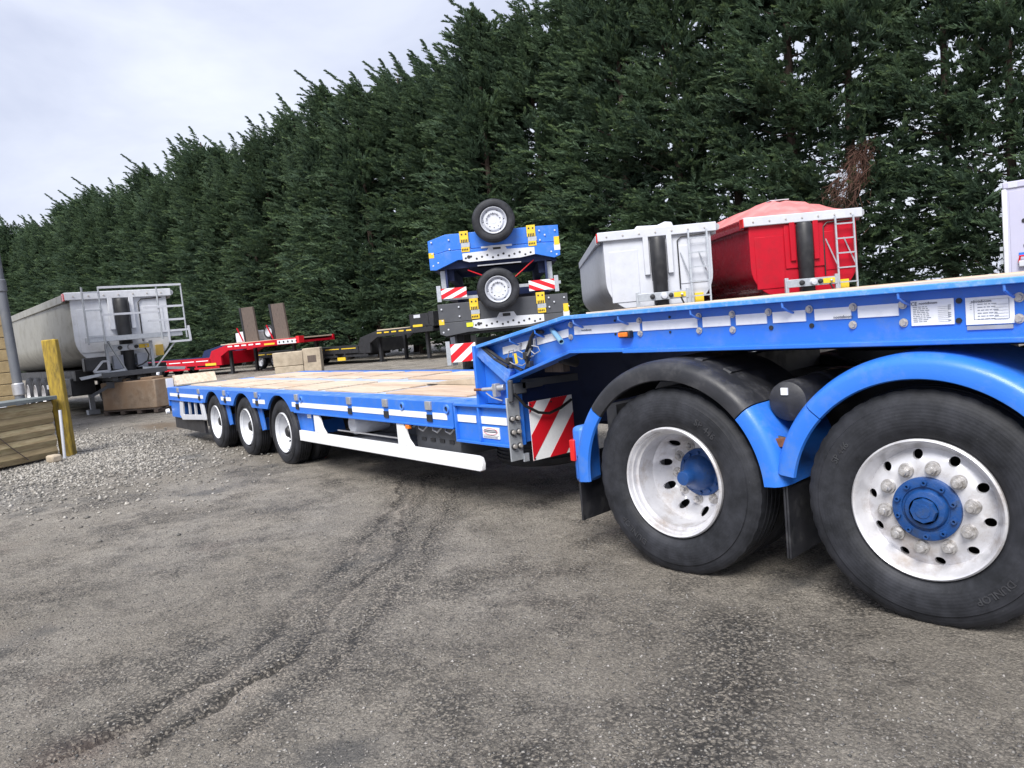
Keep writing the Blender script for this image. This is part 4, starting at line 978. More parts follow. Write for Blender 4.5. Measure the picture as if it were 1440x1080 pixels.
# --- two gooseneck trailers stacked, fronts to the camera
def stacked_trailer(label, loc, rz, paint, deck_paint, on_top, wheel_x, tilt=0.):
    t = thing('stacked_trailer', label, 'trailer', loc, rz)
    # local: x across (right), y away, z up; z 0 = under the headboard band
    g = G(); g.prism([(-1.27, .24), (-.92, .32), (.92, .32), (1.27, .30), (1.27, .62), (.92, .63), (-.92, .63), (-1.27, .53)] if on_top else [(-1.27, .24), (1.27, .24), (1.27, .60), (-1.27, .60)], 0, .10); lp(t, 'headboard', g, paint, bevel=.006)
    if on_top: poly = [(-1.27, .232), (-.92, .31), (.92, .31), (1.27, .29), (1.27, .04), (1.15, 0), (.72, .12), (-.72, .12), (-1.15, -.04), (-1.27, -.03)]
    else: poly = [(-1.27, .232), (1.27, .232), (1.27, .02), (1.15, -.03), (.72, .02), (-.72, .02), (-1.15, -.03), (-1.27, .02)]
    g = G(); g.prism(poly, -.02, .09); lp(t, 'cross_beam', g, paint, bevel=.006)
    g = G(); g.prism([(-.62, .235), (-.14, .25), (-.08, .34), (.20, .34), (.25, .25), (.78, .235), (.78, .10), (.5, .06), (-.5, .06), (-.62, .10)], -.03, -.018); pl = lp(t, 'coupling_plate', g, 'silver_paint', bevel=.003)
    q = random.Random(3); g = G()
    for i in range(13):
        x = -.56+i*.105; g.lathe([(0, -.034), (q.choice((.010, .014, .022)), -.034), (.022, -.03)], 10, c=(x, 0, .14+.03*math.sin(i*2.1)))
    g.box(-.02, .13, -.04, -.03, .26, .32); g.lathe([(0, -.034), (.035, -.034), (.035, -.03)], 14, c=(-.5, 0, .16)); part('plate_hole', g, 'black_steel', pl, kind='stuff')
    g = G(); g.lathe([(0, -.04), (.03, -.038), (.035, -.03)], 16, c=(-.05, 0, .28)); part('socket', g, 'white_paint', pl)
    for x in (-.56, .74):
        g = G(); g.box(x-.085, x+.085, -.03, -.005, .52, .66); g.box(x-.084, x+.084, -.035, -.005, .44, .53); y_ = lp(t, 'twist_lock_plate', g, YEL, bevel=.004); g = G(); g.box(x-.07, x+.09, -.03, -.005, .26, .36); part('lower_lock_plate', g, YEL, y_, bevel=.004)
        g = G(); g.box(x-.07, x+.10, -.032, -.005, .355, .44); part('lock_hinge', g, 'galvanised', y_)
        for k in (-.04, .04): g = G(); g.lathe([(0, -.034), (.018, -.034), (.018, -.028)], 10, c=(x+k, 0, .60)); part('plate_hole', g, 'black_steel', y_)
        for (z, dz) in ((.47, .03), (.31, .015)):
            for k in range(4): g = G(); g.box(x-.06+.033*k, x-.04+.033*k, -.040, -.034, z-dz, z+dz); part('lock_slot', g, 'black_steel', y_)
    g = G(); g.box(-1.27, -1.17, -.025, -.004, .20, .30); lp(t, 'corner_marker', g, YEL); g = G(); g.box(1.17, 1.27, -.025, -.004, .24, .40); lp(t, 'corner_marker', g, YEL); g = G(); g.box(1.16, 1.28, -.024, -.003, .14, .26); lp(t, 'corner_fitting', g, 'silver_paint')
    for (x, z) in [(-1.2, .50), (-1.2, .28), (-.86, .52), (-.86, .34), (.9, .36), (.9, .54), (1.0, .45), (1.2, .52), (1.2, .06), (-1.2, .05), (-1.1, .10), (1.1, .12)]:
        g = G(); g.lathe([(0, -.03), (.016, -.028), (.018, -.02)], 10, c=(x, 0, z)); lp(t, 'rivet', g, 'white_paint')
    if not on_top: g = G(); g.box(-.74, -.60, -.03, -.02, .12, .20); lp(t, 'sticker', g, 'yellow_bright')
    g = G(); g.box(-.25, .35, -.05, .02, .30, .335); lp(t, 'wheel_cradle', g, 'silver_paint')
    h = make_wheel(t, (wheel_x, -.33, .78), 'spare', .41, .24, .25, 9, detail=False, name='spare_wheel'); h.rotation_euler = (0, .3, 0)
    # structure behind
    g = G(); g.prism([(-1.2, -.03), (1.2, -.03), (1.2, .22), (-1.2, .22)], .12, 3.3); g.box(-1.2, -1.1, .12, 3.3, -.05, .22); g.box(1.1, 1.2, .12, 3.3, -.05, .22)
    lp(t, 'gooseneck', g, deck_paint)
    g = G()
    for x in (-.9, .9): g.prism([(.3, -.02), (3.4, -.02), (4.0, -.60), (4.0, -.85), (3.2, -.85), (2.2, -.25), (.3, -.25)], x-.06, x+.06, 'x')
    lp(t, 'neck_beam', g, 'blue_dark' if on_top else 'black_steel')
    g = G(); g.box(-1.27, 1.27, 3.9, 11.5, -.52, -.34); lp(t, 'low_deck', g, deck_paint)
    for s in (-1, 1):
        g = G(); g.prism([(.1, -.02), (.45, -.02), (.25, -.55), (.1, -.55)] if s > 0 else [(.1, -.02), (.45, -.02), (.25, -.55), (.1, -.55)], s*.98-.02, s*.98+.02, 'x'); lp(t, 'neck_gusset', g, 'blue_dark' if on_top else 'black_steel')
    return t
sp = ground_at(709, 15.0)
lo = stacked_trailer('grey low loader trailer at the bottom of the stack, front to the camera', sp+Vector((0, 0, 1.30)), FACE, 'grey_panel', 'black_steel', False, -.06)
hi_p = sp+Vector((math.cos(FACE), math.sin(FACE), 0))*-.07
hi = stacked_trailer('blue low loader trailer stacked upside on top of the grey one', hi_p+Vector((0, 0, 2.60)), FACE, 'blue_paint', 'blue_dark', True, .04)
hi['label'] = 'blue low loader trailer carried on top of the grey one in the stack'
for i, t in enumerate((lo, hi)):
    for x in (-1.1, 1.0): g = G(); g.box(x, x+.1, .2, .3, -.62, -.05); lp(t, 'support_post', g, 'galvanised')
    for s in (-1, 1):
        g = G(); u = s*.86; bz = -.60 if i else -.55; h_ = .20 if i else .36
        g.box(u-.25, u+.25, .02, .03, bz, bz+h_); b = lp(t, 'warning_board', g, 'white_tape')
        for pts in board_stripes(u-.25, bz, .5, h_, ((-.85, -.45), (-.05, .38), (.78, 1.2)), lambda a, c: (a, c), flip=(s > 0)):
            g = G(); g.prism(pts, .016, .019); part('red_stripe', g, 'red_sign', b, smooth=0)
        g = G(); g.box(u+s*.25, u+s*.33, .0, .06, bz-.05, bz+h_+.06); part('board_bracket', g, 'galvanised', b)
    if i:
        g = G(); g.tube([(-.55, .1, -.08), (-.2, .12, -.24)], .012, 6); lp(t, 'lashing_strap', g, 'red_sign'); g = G(); g.tube([(.75, .1, -.0), (.35, .12, -.30)], .012, 6); lp(t, 'lashing_strap', g, 'red_sign')
        g = G(); g.box(-.35, .5, .0, .5, -.03, -.01); lp(t, 'under_plate', g, 'steel')
        
        for (a, b, z) in ((-1.05, -.4, -.63), (.4, 1.25, -.50)): g = G(); g.box(a, b, .2, .26, z, z+.06); lp(t, 'packing_bar', g, 'galvanised')
small_wheels(lo, (6.5, 7.8, 9.1), ((-1.27, False), (1.27, True)), axis_x=True)
for ch in lo.children:
    if ch.name.startswith('wheel'): ch.location.z -= 1.30
for s in (-1, 1): g = G(); g.box(s*.75-.06, s*.75+.06, 2.6, 2.75, -1.30, -.1); g.box(s*.75-.15, s*.75+.15, 2.5, 2.85, -1.30, -1.27); lp(lo, 'landing_leg', g, 'galvanised')

# --- half-pipe tipper semi-trailers
def body_section(w, zt, zb, rad, n=9):
    hw = w/2; pts = [(-hw, zt)]
    for i in range(n+1):
        a = PI+(PI/2)*i/n; pts.append((-hw+rad+rad*math.cos(a), zb+rad*.92+rad*.92*math.sin(a)))
    for i in range(n+1):
        a = 1.5*PI+(PI/2)*i/n; pts.append((hw-rad+rad*math.cos(a), zb+rad*.92+rad*.92*math.sin(a)))
    pts.append((hw, zt)); return pts
def tipper(name, label, loc, rz, skin, side, ladder=True, tarp=None, platform=False, L_=8.4):
    t = thing(name, label, 'tipper trailer', loc, rz); zt, zb = 2.95, (1.30 if platform else 1.42)
    sec = body_section(2.42, zt, zb, .72); n = len(sec)
    g = G(); vs = []
    for (y, k, dz) in ((0, .93, 0), (.45, 1.0, 0), (L_, 1.03, -.12)):
        vs += [(x*k, y, z+(dz if z < 2 else 0)) for x, z in sec]
    fs = [(j*n+i, j*n+i+1, (j+1)*n+i+1, (j+1)*n+i) for j in range(2) for i in range(n-1)]; fs.append(tuple(range(2*n, 3*n))); g.add(vs, fs); lp(t, 'tub', g, side, smooth=50)
    g = G(); g.prism([(x*.93, z) for x, z in sec], -.02, .012); lp(t, 'front_panel', g, skin, bevel=.01)
    for (x0, x1, z0, z1) in ((-1.02, -.42, 1.62, 2.70), (.44, 1.0, 1.9, 2.70)):
        g = G(); g.box(x0, x1, -.035, -.019, z0, z1); lp(t, 'pressed_panel', g, skin, bevel=.008)
    g = G(); g.box(-1.24, 1.24, -.10, .10, 2.93, 3.12); lp(t, 'top_rail', g, 'white_paint' if skin != 'silver_paint' else skin, bevel=.015)
    for s in (-1, 1):
        g = G(); g.box(s*1.22-.05, s*1.22+.05, .1, L_, 2.88, 3.08); lp(t, 'side_rail', g, side if skin != 'red_paint' else 'red_gloss', bevel=.015)
    g = G(); g.box(-.30, -.19, -.10, -.02, 2.15, 2.95); g.box(.19, .30, -.10, -.02, 2.15, 2.95)
    if skin == 'red_paint': g.box(-.40, .42, -.05, -.02, 2.0, 2.9)
    lp(t, 'ram_housing', g, skin, bevel=.008)
    g = G(); g.lathe([(0, .75), (.155, .75), (.155, 2.0), (.165, 2.02), (.165, 2.86), (.13, 2.92), (0, 2.92)], 28, c=(0, -.10, 0), axis='z'); lp(t, 'tipping_ram', g, 'black_steel')
    q_ = random.Random(8); g = G()
    for k in range(7): g = G(); x = -1.05+k*.34; g.hexa((x, -.10, 3.02), .016, .02); lp(t, 'bolt', g, 'bolt_steel')
    g = G(); g.box(-.95, -.80, -.024, -.019, 1.72, 1.76); lp(t, 'maker_label', g, 'red_lens' if skin != 'red_paint' else 'white_tape')
    # gantry with couplings in front of the ram
    g = G()
    for x in (-.52, .52): g.box(x-.035, x+.035, -.36, -.29, .95, 1.80)
    g.box(-.52, .52, -.37, -.31, 1.60, 1.76); lp(t, 'coupling_gantry', g, 'galvanised', bevel=.005)
    for (x, r_, m) in ((-.22, .055, 'black_steel'), (.02, .075, 'white_paint'), (.16, .05, 'black_steel'), (.38, .03, 'bolt_steel')):
        g = G(); g.lathe([(0, -.07), (r_*.8, -.06), (r_, 0)], 14, c=(x, -.37, 1.68)); lp(t, 'coupling', g, m)
    g = G(); g.box(.22, .46, -.385, -.372, 1.63, 1.73); lp(t, 'gantry_label', g, YEL)
    g = G(); g.tube([(.36, -.37, 1.62), (.42, -.42, 1.45), (.38, -.40, 1.30), (.25, -.38, 1.22), (.1, -.36, 1.18)], .018, 6); lp(t, 'air_hose', g, 'hose_rubber')
    g = G(); g.tube([(.42, -.05, 1.8), (.42, -.05, 2.8), (.5, -.05, 2.88), (1.0, -.06, 2.90)], .014, 6); lp(t, 'air_hose', g, 'hose_rubber')
    g = G(); g.box(-1.05, -.54, -.34, -.05, 1.16, 1.50); lp(t, 'battery_box', g, 'black_plastic', bevel=.03)
    g = G(); g.bar((-.88, -.38, 1.14), (-.66, -.38, 1.38), .05); g.bar((-.66, -.38, 1.38), (-.54, -.38, 1.38), .05); g.bar((-.54, -.38, 1.38), (-.54, -.38, 1.14), .05); g.bar((-.54, -.38, 1.14), (-.88, -.38, 1.14), .05); lp(t, 'step_bracket', g, 'white_paint')
    g = G(); g.box(.70, .88, -.10, -.02, 1.40, 1.68); lp(t, 'warning_label', g, 'yellow_paint' if not platform else 'ochre_paper')
    for x in (-.38, .18): g = G(); g.box(x, x+.24, -.24, -.06, 1.15, 1.50); lp(t, 'valve_box', g, 'grey_box', bevel=.01)
    # ladder
    if ladder:
        g = G(); lx0, lx1 = .62, 1.0
        for x in (lx0, lx1): g.bar((x, -.22, 1.32), (x+.02, -.14, 2.98), .035)
        g.bar((lx0, -.22, 1.32), (lx1, -.22, 1.32), .04); lad = lp(t, 'ladder', g, 'galvanised')
        for i in range(5): g = G(); y = -.22+.08*i/5; g.bar((lx0, y, 1.62+i*.30), (lx1, y, 1.62+i*.30), .028); part('rung', g, 'galvanised', lad)
        for x in (lx0, lx1): g = G(); g.bar((x, -.18, 2.0), (x-.15, -.03, 2.55), .02); part('brace', g, 'galvanised', lad)
    if platform:
        g = G(); g.box(-.95, 1.2, -.75, -.25, 1.86, 1.98); pf = lp(t, 'platform', g, 'galvanised')
        for x in (-.98, -.62, .70, 1.30): g = G(); g.tube([(x, -.76, 1.80), (x, -.74, 3.18)], .022, 8); part('post', g, 'galvanised', pf)
        for (x0, x1, z) in ((-.62, 1.30, 3.16), (-.62, .70, 2.50), (.35, 1.30, 2.62), (.42, 1.30, 2.28), (.7, 1.36, 2.0), (.85, 1.40, 1.72)):
            g = G(); g.bar((x0, -.75, z), (x1, -.75, z), .05, .05); part('rail', g, 'white_paint', pf)
        for z in (3.05, 2.62, 2.0): g = G(); g.bar((-.98, -.76, z), (-.62, -.76, z), .03); part('rung', g, 'galvanised', pf)
        g = G(); g.bar((.86, -.76, 1.72), (.86, -.76, 2.28), .05); part('gate', g, 'white_paint', pf); g = G(); g.bar((1.38, -.76, 1.72), (1.36, -.76, 2.1), .05); part('gate', g, 'white_paint', pf)
        g = G(); g.bar((-.55, -.7, 1.85), (-.15, -.5, 1.05), .035); part('platform_strut', g, 'galvanised', pf); g = G(); g.bar((1.0, -.7, 1.70), (.5, -.5, 1.08), .035); part('platform_strut', g, 'galvanised', pf)
    if tarp:
        g = G(); vs, m = [], 17; ys = [-.05, .5, 1.2, 2.2, 3.6, 5.5, L_]
        for j, y in enumerate(ys):
            hgt = (.03, .30, .46, .50, .48, .46, .35)[j]
            for i in range(m):
                u = -1+2*i/(m-1); vs.append((u*1.22, y, 3.10+hgt*(1-abs(u)**1.7)+.045*math.sin(i*2.6+j)*(0 < j)*(1-abs(u))))
        g.add(vs, [(j*m+i, j*m+i+1, (j+1)*m+i+1, (j+1)*m+i) for j in range(len(ys)-1) for i in range(m-1)]); tp = lp(t, 'tarpaulin', g, tarp, smooth=60)
        q = G(); q.box(-.22, .20, 1.1, 1.35, 3.555, 3.572); part('patch', q, 'white_paint', tp)
    elif not platform:
        g = G(); g.prism([(-.45, 3.11), (-.38, 3.20), (.05, 3.18), (.22, 3.24), (.36, 3.22), (.40, 3.11)], .1, .3); lp(t, 'rolled_sheet', g, 'white_paint', bevel=.02)
    g = G(); g.tube([(1.26, .0, 3.02), (1.26, .35, 3.02)], .07, 12); lp(t, 'sheet_roller', g, 'steel')
    g = G(); g.box(-1.262, -1.235, -.08, .12, 2.92, 3.10); lp(t, 'corner_reflector', g, 'red_lens')
    # running gear
    if platform:
        for (y0, y1, z0, z1) in ((1.0, 2.3, .55, 1.02), (2.45, 4.0, .62, 1.08)): g = G(); g.box(-1.16, -.6, y0, y1, z0, z1); lp(t, 'storage_locker', g, 'black_plastic', bevel=.03)
        g = G(); g.box(-1.1, 1.1, .6, L_, .95, 1.2); lp(t, 'subframe', g, 'black_steel')
    g = G()
    for x in (-.45, .45): g.box(x-.06, x+.06, -.5, L_, .88, 1.14)
    g.box(-.75, .75, -.62, .1, .98, 1.10); lp(t, 'chassis', g, 'grey_panel' if platform else 'black_steel')
    for s in (-1, 1):
        g = G(); g.prism([(.2, 1.1), (1.2, .98), (1.24, 1.05), (.2, 1.16)], -.55, -.51) if s > 0 else g.prism([(-.2, 1.1), (-1.2, .98), (-1.24, 1.05), (-.2, 1.16)], -.55, -.51); lp(t, 'outrigger', g, 'galvanised')
    for s in (-1, 1): g = G(); g.box(s*.62-.06, s*.62+.06, 1.5, 1.62, .12, 1.0); g.box(s*.62-.14, s*.62+.14, 1.42, 1.7, 0, .12); lp(t, 'landing_leg', g, 'galvanised')
    small_wheels(t, (4.6, 5.95, 7.3), ((-1.24, False), (1.24, True)), r=.53, w=.385, hw=.31, rim='alloy', axis_x=True)
    g = G()
    for y in (4.6, 5.95, 7.3): g.tube([(-1.1, y, .52), (1.1, y, .52)], .08, 10)
    lp(t, 'axle', g, 'black_steel')
    for s in (-1, 1):
        g = G(); g.box(s*1.22-.02, s*1.22+.02, 1.9, 3.9, .42, .52); g.box(s*1.22-.02, s*1.22+.02, 1.9, 3.9, .72, .84); g.box(s*1.2-.02, s*1.2+.02, 2.2, 2.28, .4, 1.1); g.box(s*1.2-.02, s*1.2+.02, 3.5, 3.58, .4, 1.1); lp(t, 'side_guard', g, 'white_paint')
        g = G(); g.lathe([(0, 0), (.15, .02), (.16, .8), (0, .82)], 18, c=(s*1.0, 2.5, .62)); lp(t, 'air_tank', g, 'silver_paint')
    return t
tw = tipper('tipper_trailer', 'white half pipe tipper trailer between the stacked trailers and the red tipper', ground_at(930, 16.3), FACE-R(3), 'white_paint', 'white_paint')
tr = tipper('tipper_trailer', 'red half pipe tipper trailer with pink tarpaulin over the top', ground_at(1133, 16.1), FACE+R(1), 'red_paint', 'red_gloss', tarp='tarp_red')
tg = tipper('tipper_trailer', 'grey half pipe tipper trailer with railed front platform at the far left', ground_at(178, 19.6), FACE+R(40), 'silver_paint', 'box_silver', ladder=False, platform=True, L_=11.)
g = G()
for s in (-1, 1):
    g.bar((-.1, -.3, 1.0), (-1.0*1, -.3, .55), .07) if s < 0 else g.bar((.1, -.3, 1.0), (.9, -.3, .60), .07)
g.box(-.62, .62, -.33, -.27, .70, .86); lp(tg, 'leg_frame', g, 'grey_panel')
for x in (-.3, .0, .3): g = G(); g.lathe([(0, -.335), (.05, -.335), (.05, -.331)], 14, c=(x, 0, .78)); lp(tg, 'frame_hole', g, 'black_steel')

# --- white box body at the right edge
bx = thing('box_trailer', 'pale lilac white box trailer front at the right edge of the photo', 'trailer', ground_at(1414, 17.5)+Vector((math.cos(FACE-R(40)), math.sin(FACE-R(40)), 0))*1.27, FACE-R(40))
g = G(); g.box(-1.25, 1.25, 0, 7, 1.15, 3.42); lp(bx, 'box_body', g, 'box_white', bevel=.03)
g = G(); g.box(-1.27, 1.27, -.03, .1, 3.36, 3.52); lp(bx, 'top_rail', g, 'box_white', bevel=.03)
for x in (-1.24, 1.24): g = G(); g.box(x-.05, x+.05, -.04, .1, 1.15, 3.36); lp(bx, 'corner_post', g, 'silver_paint', bevel=.02)
g = G(); g.box(-1.15, 1.15, -.015, -.002, 1.4, 3.3); lp(bx, 'front_panel', g, 'box_white', bevel=.01)
for (x, z) in ((-.88, 2.62), (-.86, 2.07), (.3, 2.6), (.3, 2.05)): g = G(); g.lathe([(0, -.035), (.045, -.035), (.05, -.014)], 14, c=(x, 0, z)); lp(bx, 'socket', g, 'black_steel')
g = G(); g.box(-1.16, -.98, -.035, -.02, 3.38, 3.48); lp(bx, 'marker_plate', g, 'white_paint')
g = G(); g.box(-1.0, .9, -.03, -.016, 1.86, 1.92); lp(bx, 'blue_stripe', g, 'blue_paint')
g = G(); g.tube([(-1.0, -.05, 1.70), (-.97, -.1, 1.84), (-.85, -.12, 1.84), (-.75, -.1, 1.76)], .022, 8); lp(bx, 'air_hose', g, 'red_sign'); g = G(); g.box(-1.0, -.5, -.12, -.02, 1.60, 1.74); lp(bx, 'suzie_bracket', g, 'white_paint', bevel=.02)
for z in (1.7, 1.85, 2.0): g = G(); g.box(-1.36, -1.30, -.02, .03, z, z+.09); lp(bx, 'side_hinge', g, 'galvanised')
g = G(); g.box(-.5, -.4, .2, 7, .85, 1.15); g.box(.4, .5, .2, 7, .85, 1.15); lp(bx, 'chassis', g, 'black_steel')
for s in (-1, 1): g = G(); g.box(s*.6-.06, s*.6+.06, 1.6, 1.72, 0, .9); lp(bx, 'landing_leg', g, 'black_steel')
small_wheels(bx, (4.5, 5.8), ((-1.24, False), (1.24, True)), r=.5, w=.385, hw=.3, axis_x=True)

# --- far low loaders standing broadside; local x towards the front, y away
def far_loader(label, rear, front, paint, tape, tape_m, ramps=False, legs=True, ns=9.5):
    Ln = (front-rear).length; rz = math.atan2(front.y-rear.y, front.x-rear.x); t = thing('low_loader_trailer', label, 'trailer', rear, rz)
    g = G(); g.prism([(0, .60), (ns+.1, .54), (ns+.1, .86), (0, .90)], 0, 2.5); lp(t, 'low_deck', g, paint)
    nk = [(ns, .50), (ns+.9, .50), (ns+.9, .95), (ns+1.5, 1.22), (Ln, 1.28), (Ln, 1.56), (ns+1.4, 1.50), (ns+.25, 1.26), (ns, .86)]
    for y in (0, 2.38): g = G(); g.prism(nk, y, y+.12); lp(t, 'neck_beam', g, paint, bevel=.01)
    g = G(); g.box(ns+.1, ns+.7, .12, 2.38, .5, 1.15); g.box(ns+1.4, Ln, .12, 2.38, 1.3, 1.40); lp(t, 'neck_frame', g, paint)
    g = G(); g.box(ns+1.4, Ln-.05, .1, 2.4, 1.5, 1.56); lp(t, 'neck_floor', g, 'plank_wood_pale')
    for i in range(7): g = G(); x = .3+i*ns/7.2; g.box(x, x+ns/8.5, -.012, .0, .76, .80); lp(t, 'reflective_strip', g, tape_m)
    for i in range(5 if tape else 0): g = G(); x = ns+1.5+i*.5; g.box(x, x+.32, -.012, 0, 1.38, 1.44); lp(t, 'reflective_strip', g, tape_m)
    for (x0, x1) in ((4.2, ns-1.6), (ns-1.2, ns+.7)): g = G(); g.box(x0, x1, -.005, .03, .36, .46); g.box(x0+.1, x0+.22, -.004, .03, .46, .66); g.box(x1-.3, x1-.18, -.004, .03, .46, .66); lp(t, 'side_guard', g, paint)
    if legs:
        for y in (.35, 2.0): g = G(); g.box(ns+1.1, ns+1.25, y, y+.14, .05, 1.2); g.box(ns+1.0, ns+1.35, y-.08, y+.22, 0, .06); lp(t, 'landing_leg', g, 'black_steel')
        for y in (.4, 1.95): g = G(); g.box(Ln-.9, Ln-.75, y, y+.15, .05, 1.3); lp(t, 'support_leg', g, 'black_steel')
    small_wheels(t, (.9, 2.2, 3.5), ((0, False), (2.5, True)))
    g = G(); g.box(.2, ns, .35, 2.1, .35, .62); lp(t, 'underframe', g, 'black_steel')
    if ramps:
        for x in (ns+2.2, ns+4.3):
            g = G(); g.prism([(x, 1.56), (x+.86, 1.56), (x+.70, 3.30), (x-.12, 3.30)], .6, .72); rp = lp(t, 'ramp', g, 'ramp_wood', bevel=.01)
            g = G(); g.prism([(x-.10, 1.56), (x, 1.56), (x-.12, 3.31), (x-.26, 3.31)], .58, .9); part('ramp_frame', g, 'black_steel', rp)
            g = G(); g.bar((x-.45, .5, 2.3), (x-.1, .5, 1.6), .05); part('ramp_stay', g, 'red_paint' if paint == 'red_paint' else paint, rp)
        h = make_wheel(t, (ns+3.5, .9, 1.96), 'spare', .36, .22, .23, 9, detail=False, name='spare_wheel')
        g = G(); g.box(Ln-1.4, Ln+.02, -.03, .0, 1.30, 1.50); lp(t, 'lamp_panel', g, 'silver_paint')
        for k in range(5): g = G(); g.lathe([(0, -.04), (.05, -.04), (.05, -.03)], 10, c=(Ln-1.25+k*.28, 0, 1.40)); lp(t, 'panel_hole', g, 'black_steel')
        g = G(); g.box(Ln-.15, Ln+.05, -.04, .3, 1.3, 1.62); lp(t, 'end_lamp', g, 'red_sign')
        g = G(); g.box(ns-.3, ns+.5, -.02, .02, .52, .64); lp(t, 'number_plate', g, YEL)
        g = G(); g.box(Ln-2.3, Ln-1.6, -.02, 0, 1.32, 1.40); lp(t, 'number_plate', g, YEL)
    return t
rl = far_loader('red low loader trailer with two upright dark ramps parked beyond the timber block', ground_at(160, 43.5), ground_at(420, 36.6), 'red_paint', True, 'white_tape', ramps=True, ns=7.8)
bl = far_loader('dark blue low loader trailer half hidden behind the red one', ground_at(40, 50.5), ground_at(390, 45), 'blue_dark', False, 'white_tape', legs=False, ns=13.5)
kl = far_loader('black low loader trailer with yellow side stripe near the hedge', ground_at(350, 43.0), ground_at(608, 34.0), 'black_steel', True, YEL, ns=9.2)
KL = (ground_at(608, 34.0)-ground_at(350, 43.0)).length
g = G(); g.box(KL-.2, KL+.1, 0, 2.5, 1.5, 2.15); lp(kl, 'headboard', g, 'black_steel', bevel=.02)
g = G(); g.box(KL-1.4, KL-.21, 0, .1, 1.5, 2.1); lp(kl, 'neck_side_board', g, 'black_steel')
g = G(); g.box(KL-1.1, KL-.7, -.02, 0, 1.92, 2.06); lp(kl, 'label_plate', g, 'white_paint'); g = G(); g.box(KL-1.2, KL-.6, -.02, 0, 1.52, 1.62); lp(kl, 'side_marker', g, YEL)
g = G(); g.box(7.6, 8.2, -.02, .02, .20, .36); lp(kl, 'side_marker', g, YEL)
rr_ = rl.rotation_euler.z; mt = Matrix.Translation(rl.location) @ Matrix.Rotation(rr_, 4, 'Z')
g = G(); g.box(0, 1.6, 0, .9, 0, .50); g.box(.1, 1.5, .1, .8, .50, .55); bxx = part('storage_box', g, 'silver_paint', None, bevel=.02, loc=mt @ Vector((8.6, 1.2, 1.56))); bxx.rotation_euler = (0, 0, rr_); tag(bxx, 'pale grey storage box lying on the neck of the red low loader', 'box')

# --- concrete blocks
def block(name, label, px, D, w, d, h, rz, m, z0=0., off=(0, 0), group=None):
    p = ground_at(px, D); g = G(); g.box(-w/2, w/2, -d/2, d/2, 0, h); o = part(name, g, m, None, bevel=.025, loc=(p.x+off[0], p.y+off[1], z0), rot=(0, 0, rz)); tag(o, label, 'block', group); return o
pb = ground_at(188, 19.3); rzb = FACE+R(-16)
pal = thing('pallet', 'worn dark pallet under the brown concrete block', 'pallet', (pb.x, pb.y, 0), rzb)
for y in (-.3, .0, .3): g = G(); g.box(-.85, .85, y-.05, y+.05, .10, .13); lp(pal, 'plank', g, 'ramp_wood')
for x in (-.75, -.25, .25, .75): g = G(); g.box(x-.06, x+.06, -.36, .36, .02, .098); lp(pal, 'bearer', g, 'ramp_wood')
bb = block('concrete_block', 'large brown stained concrete block on a pallet behind the yellow post', 188, 19.3, 1.62, .72, .70, rzb, 'concrete_brown', .135)
for x in (-.4, .45): g = G(); g.box(x-.18, x+.18, -.2, .2, .70, .76); part('lug', g, 'concrete_brown', bb, bevel=.01)
DB = 27.5
b1 = block('concrete_block', 'lower left pale concrete block at the far edge of the trailer deck', 404, DB, 1.0, .6, .55, FACE+R(6), 'concrete_beige', 0)
b2 = block('concrete_block', 'upper left pale concrete block lying across the stack beyond the deck', 404, DB, 1.05, .6, .50, FACE+R(4), 'concrete_beige', .555)
b3 = block('concrete_block', 'right hand pale concrete block with a square recess beyond the deck', 437, DB+.1, .62, .6, 1.12, FACE+R(5), 'concrete_beige', 0)
g = G(); g.box(-.15, .15, -.31, -.29, .62, .86); part('recess', g, 'ramp_wood', b3)

# --- timber planter wall, capping slab, yellow post, pipe, building corner
A = atZ(82, 645); Bp = atZ(-40, 672)
dW = (A-Bp).normalized(); rzf = math.atan2(dW.y, dW.x)
fn = thing('timber_planter', 'low planter wall of stacked timber boards with a grey stone slab on top', 'planter', (A.x, A.y, 0), rzf)
pf = random.Random(9)
hb = .165
LW = 4.2
for i in range(5):
    z0 = .05+i*(hb+.006); g = G(); e = pf.uniform(-.02, .02); n = 7; vs = []
    for k in range(n+1):
        x = -LW+(LW+e)*k/n; q = pf.uniform(-.006, .006)
        vs += [(x, .0+q, z0+q), (x, -.028+q, z0+hb*.5), (x, .0-q, z0+hb+q*.4), (x, .07, z0+hb), (x, .07, z0)]
    fs = [(k*5+j, k*5+(j+1) % 5, (k+1)*5+(j+1) % 5, (k+1)*5+j) for k in range(n) for j in range(5)]+[tuple(range(5)), tuple(n*5+j for j in range(4, -1, -1))]
    g.add(vs, fs); part('board', g, 'fence_wood_pale' if i in (1, 2, 4) else 'fence_wood', fn, smooth=20)
g = G(); g.box(-.10, .0, .075, .17, -.02, .90); part('corner_post', g, 'fence_wood_pale', fn, bevel=.006)
g = G(); g.box(-LW, -.0, .35, .42, .05, .88); part('back_wall', g, 'fence_wood', fn)
g = G(); g.box(-LW-.1, .07, -.08, .50, .915, .975); sl = part('slab', g, 'cap_stone', None, bevel=.01, loc=(A.x, A.y, 0)); sl.rotation_euler = (0, 0, rzf); sl.name = 'capping_slab'; tag(sl, 'grey stone slab laid on top of the timber planter', 'slab')
g = G(); g.tube([(-1.05, -.032, .93), (-.95, -.05, .7), (-.9, -.045, .5), (-.72, -.045, .3), (-.5, -.05, .08)], .007, 5); vn = part('twig', g, 'ramp_wood', None, loc=(A.x, A.y, 0)); vn.rotation_euler = (0, 0, rzf); vn.name = 'hanging_cord'; tag(vn, 'thin dark cord hanging over the planter boards', 'cord')
pp = atZ(97, 641)
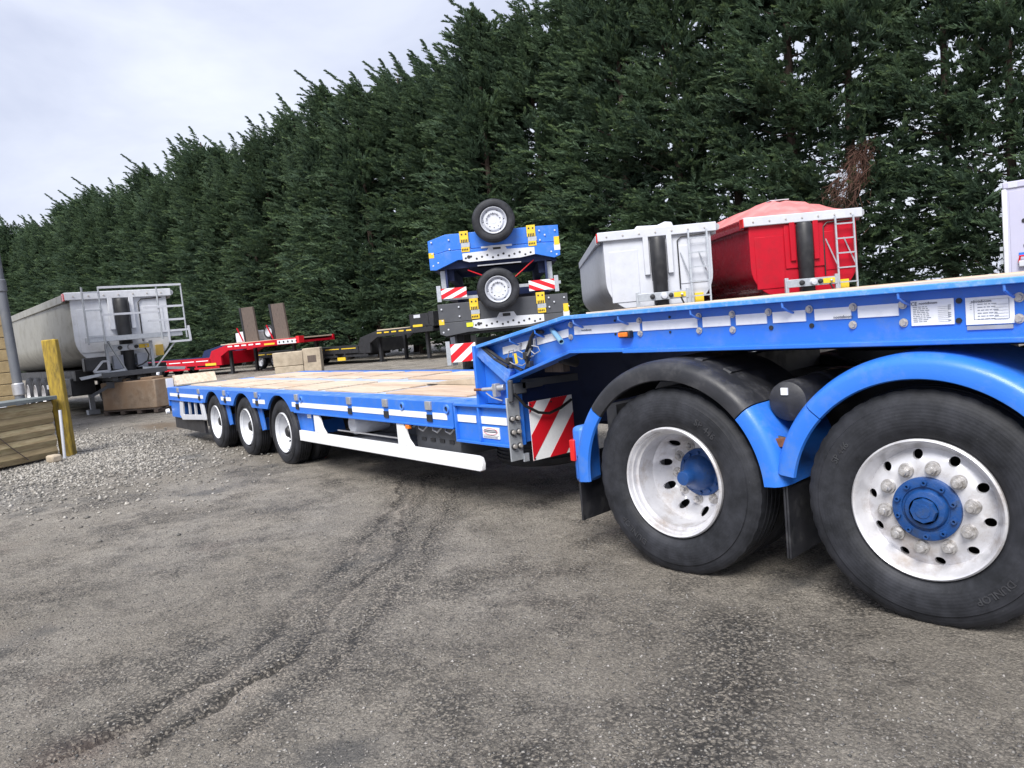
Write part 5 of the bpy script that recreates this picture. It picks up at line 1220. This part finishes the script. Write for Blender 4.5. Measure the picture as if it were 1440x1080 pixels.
g = G(); g.box(-.10, .10, -.09, .09, -.05, 1.84); yp = part('yellow_post', g, 'post_wood', None, bevel=.018, loc=(pp.x, pp.y, 0), rot=(0, R(-1.2), FACE+R(14))); tag(yp, 'square wooden post with worn yellow paint beside the timber planter', 'post')
wp_ = atZ(86, 646); g = G(); g.tube([(0, 0, 0), (-.03, .03, .75)], .022, 10); o = part('white_pipe', g, 'white_paint', None, loc=(wp_.x, wp_.y+.05, 0)); tag(o, 'thin white pipe standing between planter and yellow post', 'pipe')
g = G(); g.box(-.09, .09, -.08, .08, 0, .12); o = part('stone', g, 'concrete_beige', None, bevel=.03, loc=(atZ(80, 650).x, atZ(80, 650).y-.03, 0), rot=(0, 0, .4)); tag(o, 'small pale stone at the foot of the planter corner', 'stone')
p1 = ground_at(23, 14.6)
g = G(); g.tube([(0, 0, 0), (0, 0, 5.2)], .085, 20); dp = part('drain_pipe', g, 'pipe_grey', None, loc=p1, rot=(0, R(-1.6), FACE)); tag(dp, 'tall grey round drain pipe beside the stone building corner', 'pipe')
for z in (1.03, 3.0): g = G(); g.lathe([(.09, -.12), (.105, -.1), (.105, .1), (.09, .12)], 20, c=(0, 0, z), axis='z'); part('pipe_collar', g, 'steel' if z < 2 else 'pipe_grey', dp)
p2 = ground_at(14, 14.9); sb = thing('stone_building', 'corner of a sand coloured stone building at the left edge', 'building', p2, FACE+R(50))
g = G(); g.box(-6, -.01, .012, 5, 0, 5.6); part('wall', g, 'mortar', sb)
ps = random.Random(2)
for i in range(24):
    z = .02+i*.225; w = .42 if i % 2 else .26
    g = G(); g.box(-w, .0, -.01, .25, z, z+.212); part('quoin_stone', g, 'wall_stone', sb, bevel=.008)
    x = -w-.01
    for k in range(3):
        l = ps.uniform(.3, .5); g = G(); g.box(x-l, x, -.004, .1, z, z+.21); part('stone', g, 'wall_stone', sb, bevel=.008); x -= l+.012
g = G(); g.box(-6.1, .15, -.2, 5.1, 5.6, 5.8); part('eaves', g, 'pipe_grey', sb)
p3 = ground_at(2, 13.9); g = G(); g.prism([(-.25, 0), (.06, 0), (-.02, .80), (-.17, .80)], -.02, .02); fb = part('folding_board', g, 'white_paint', None, bevel=.004, loc=p3, rot=(0, 0, FACE)); tag(fb, 'white slatted board leaning behind the planter at the left edge', 'board')
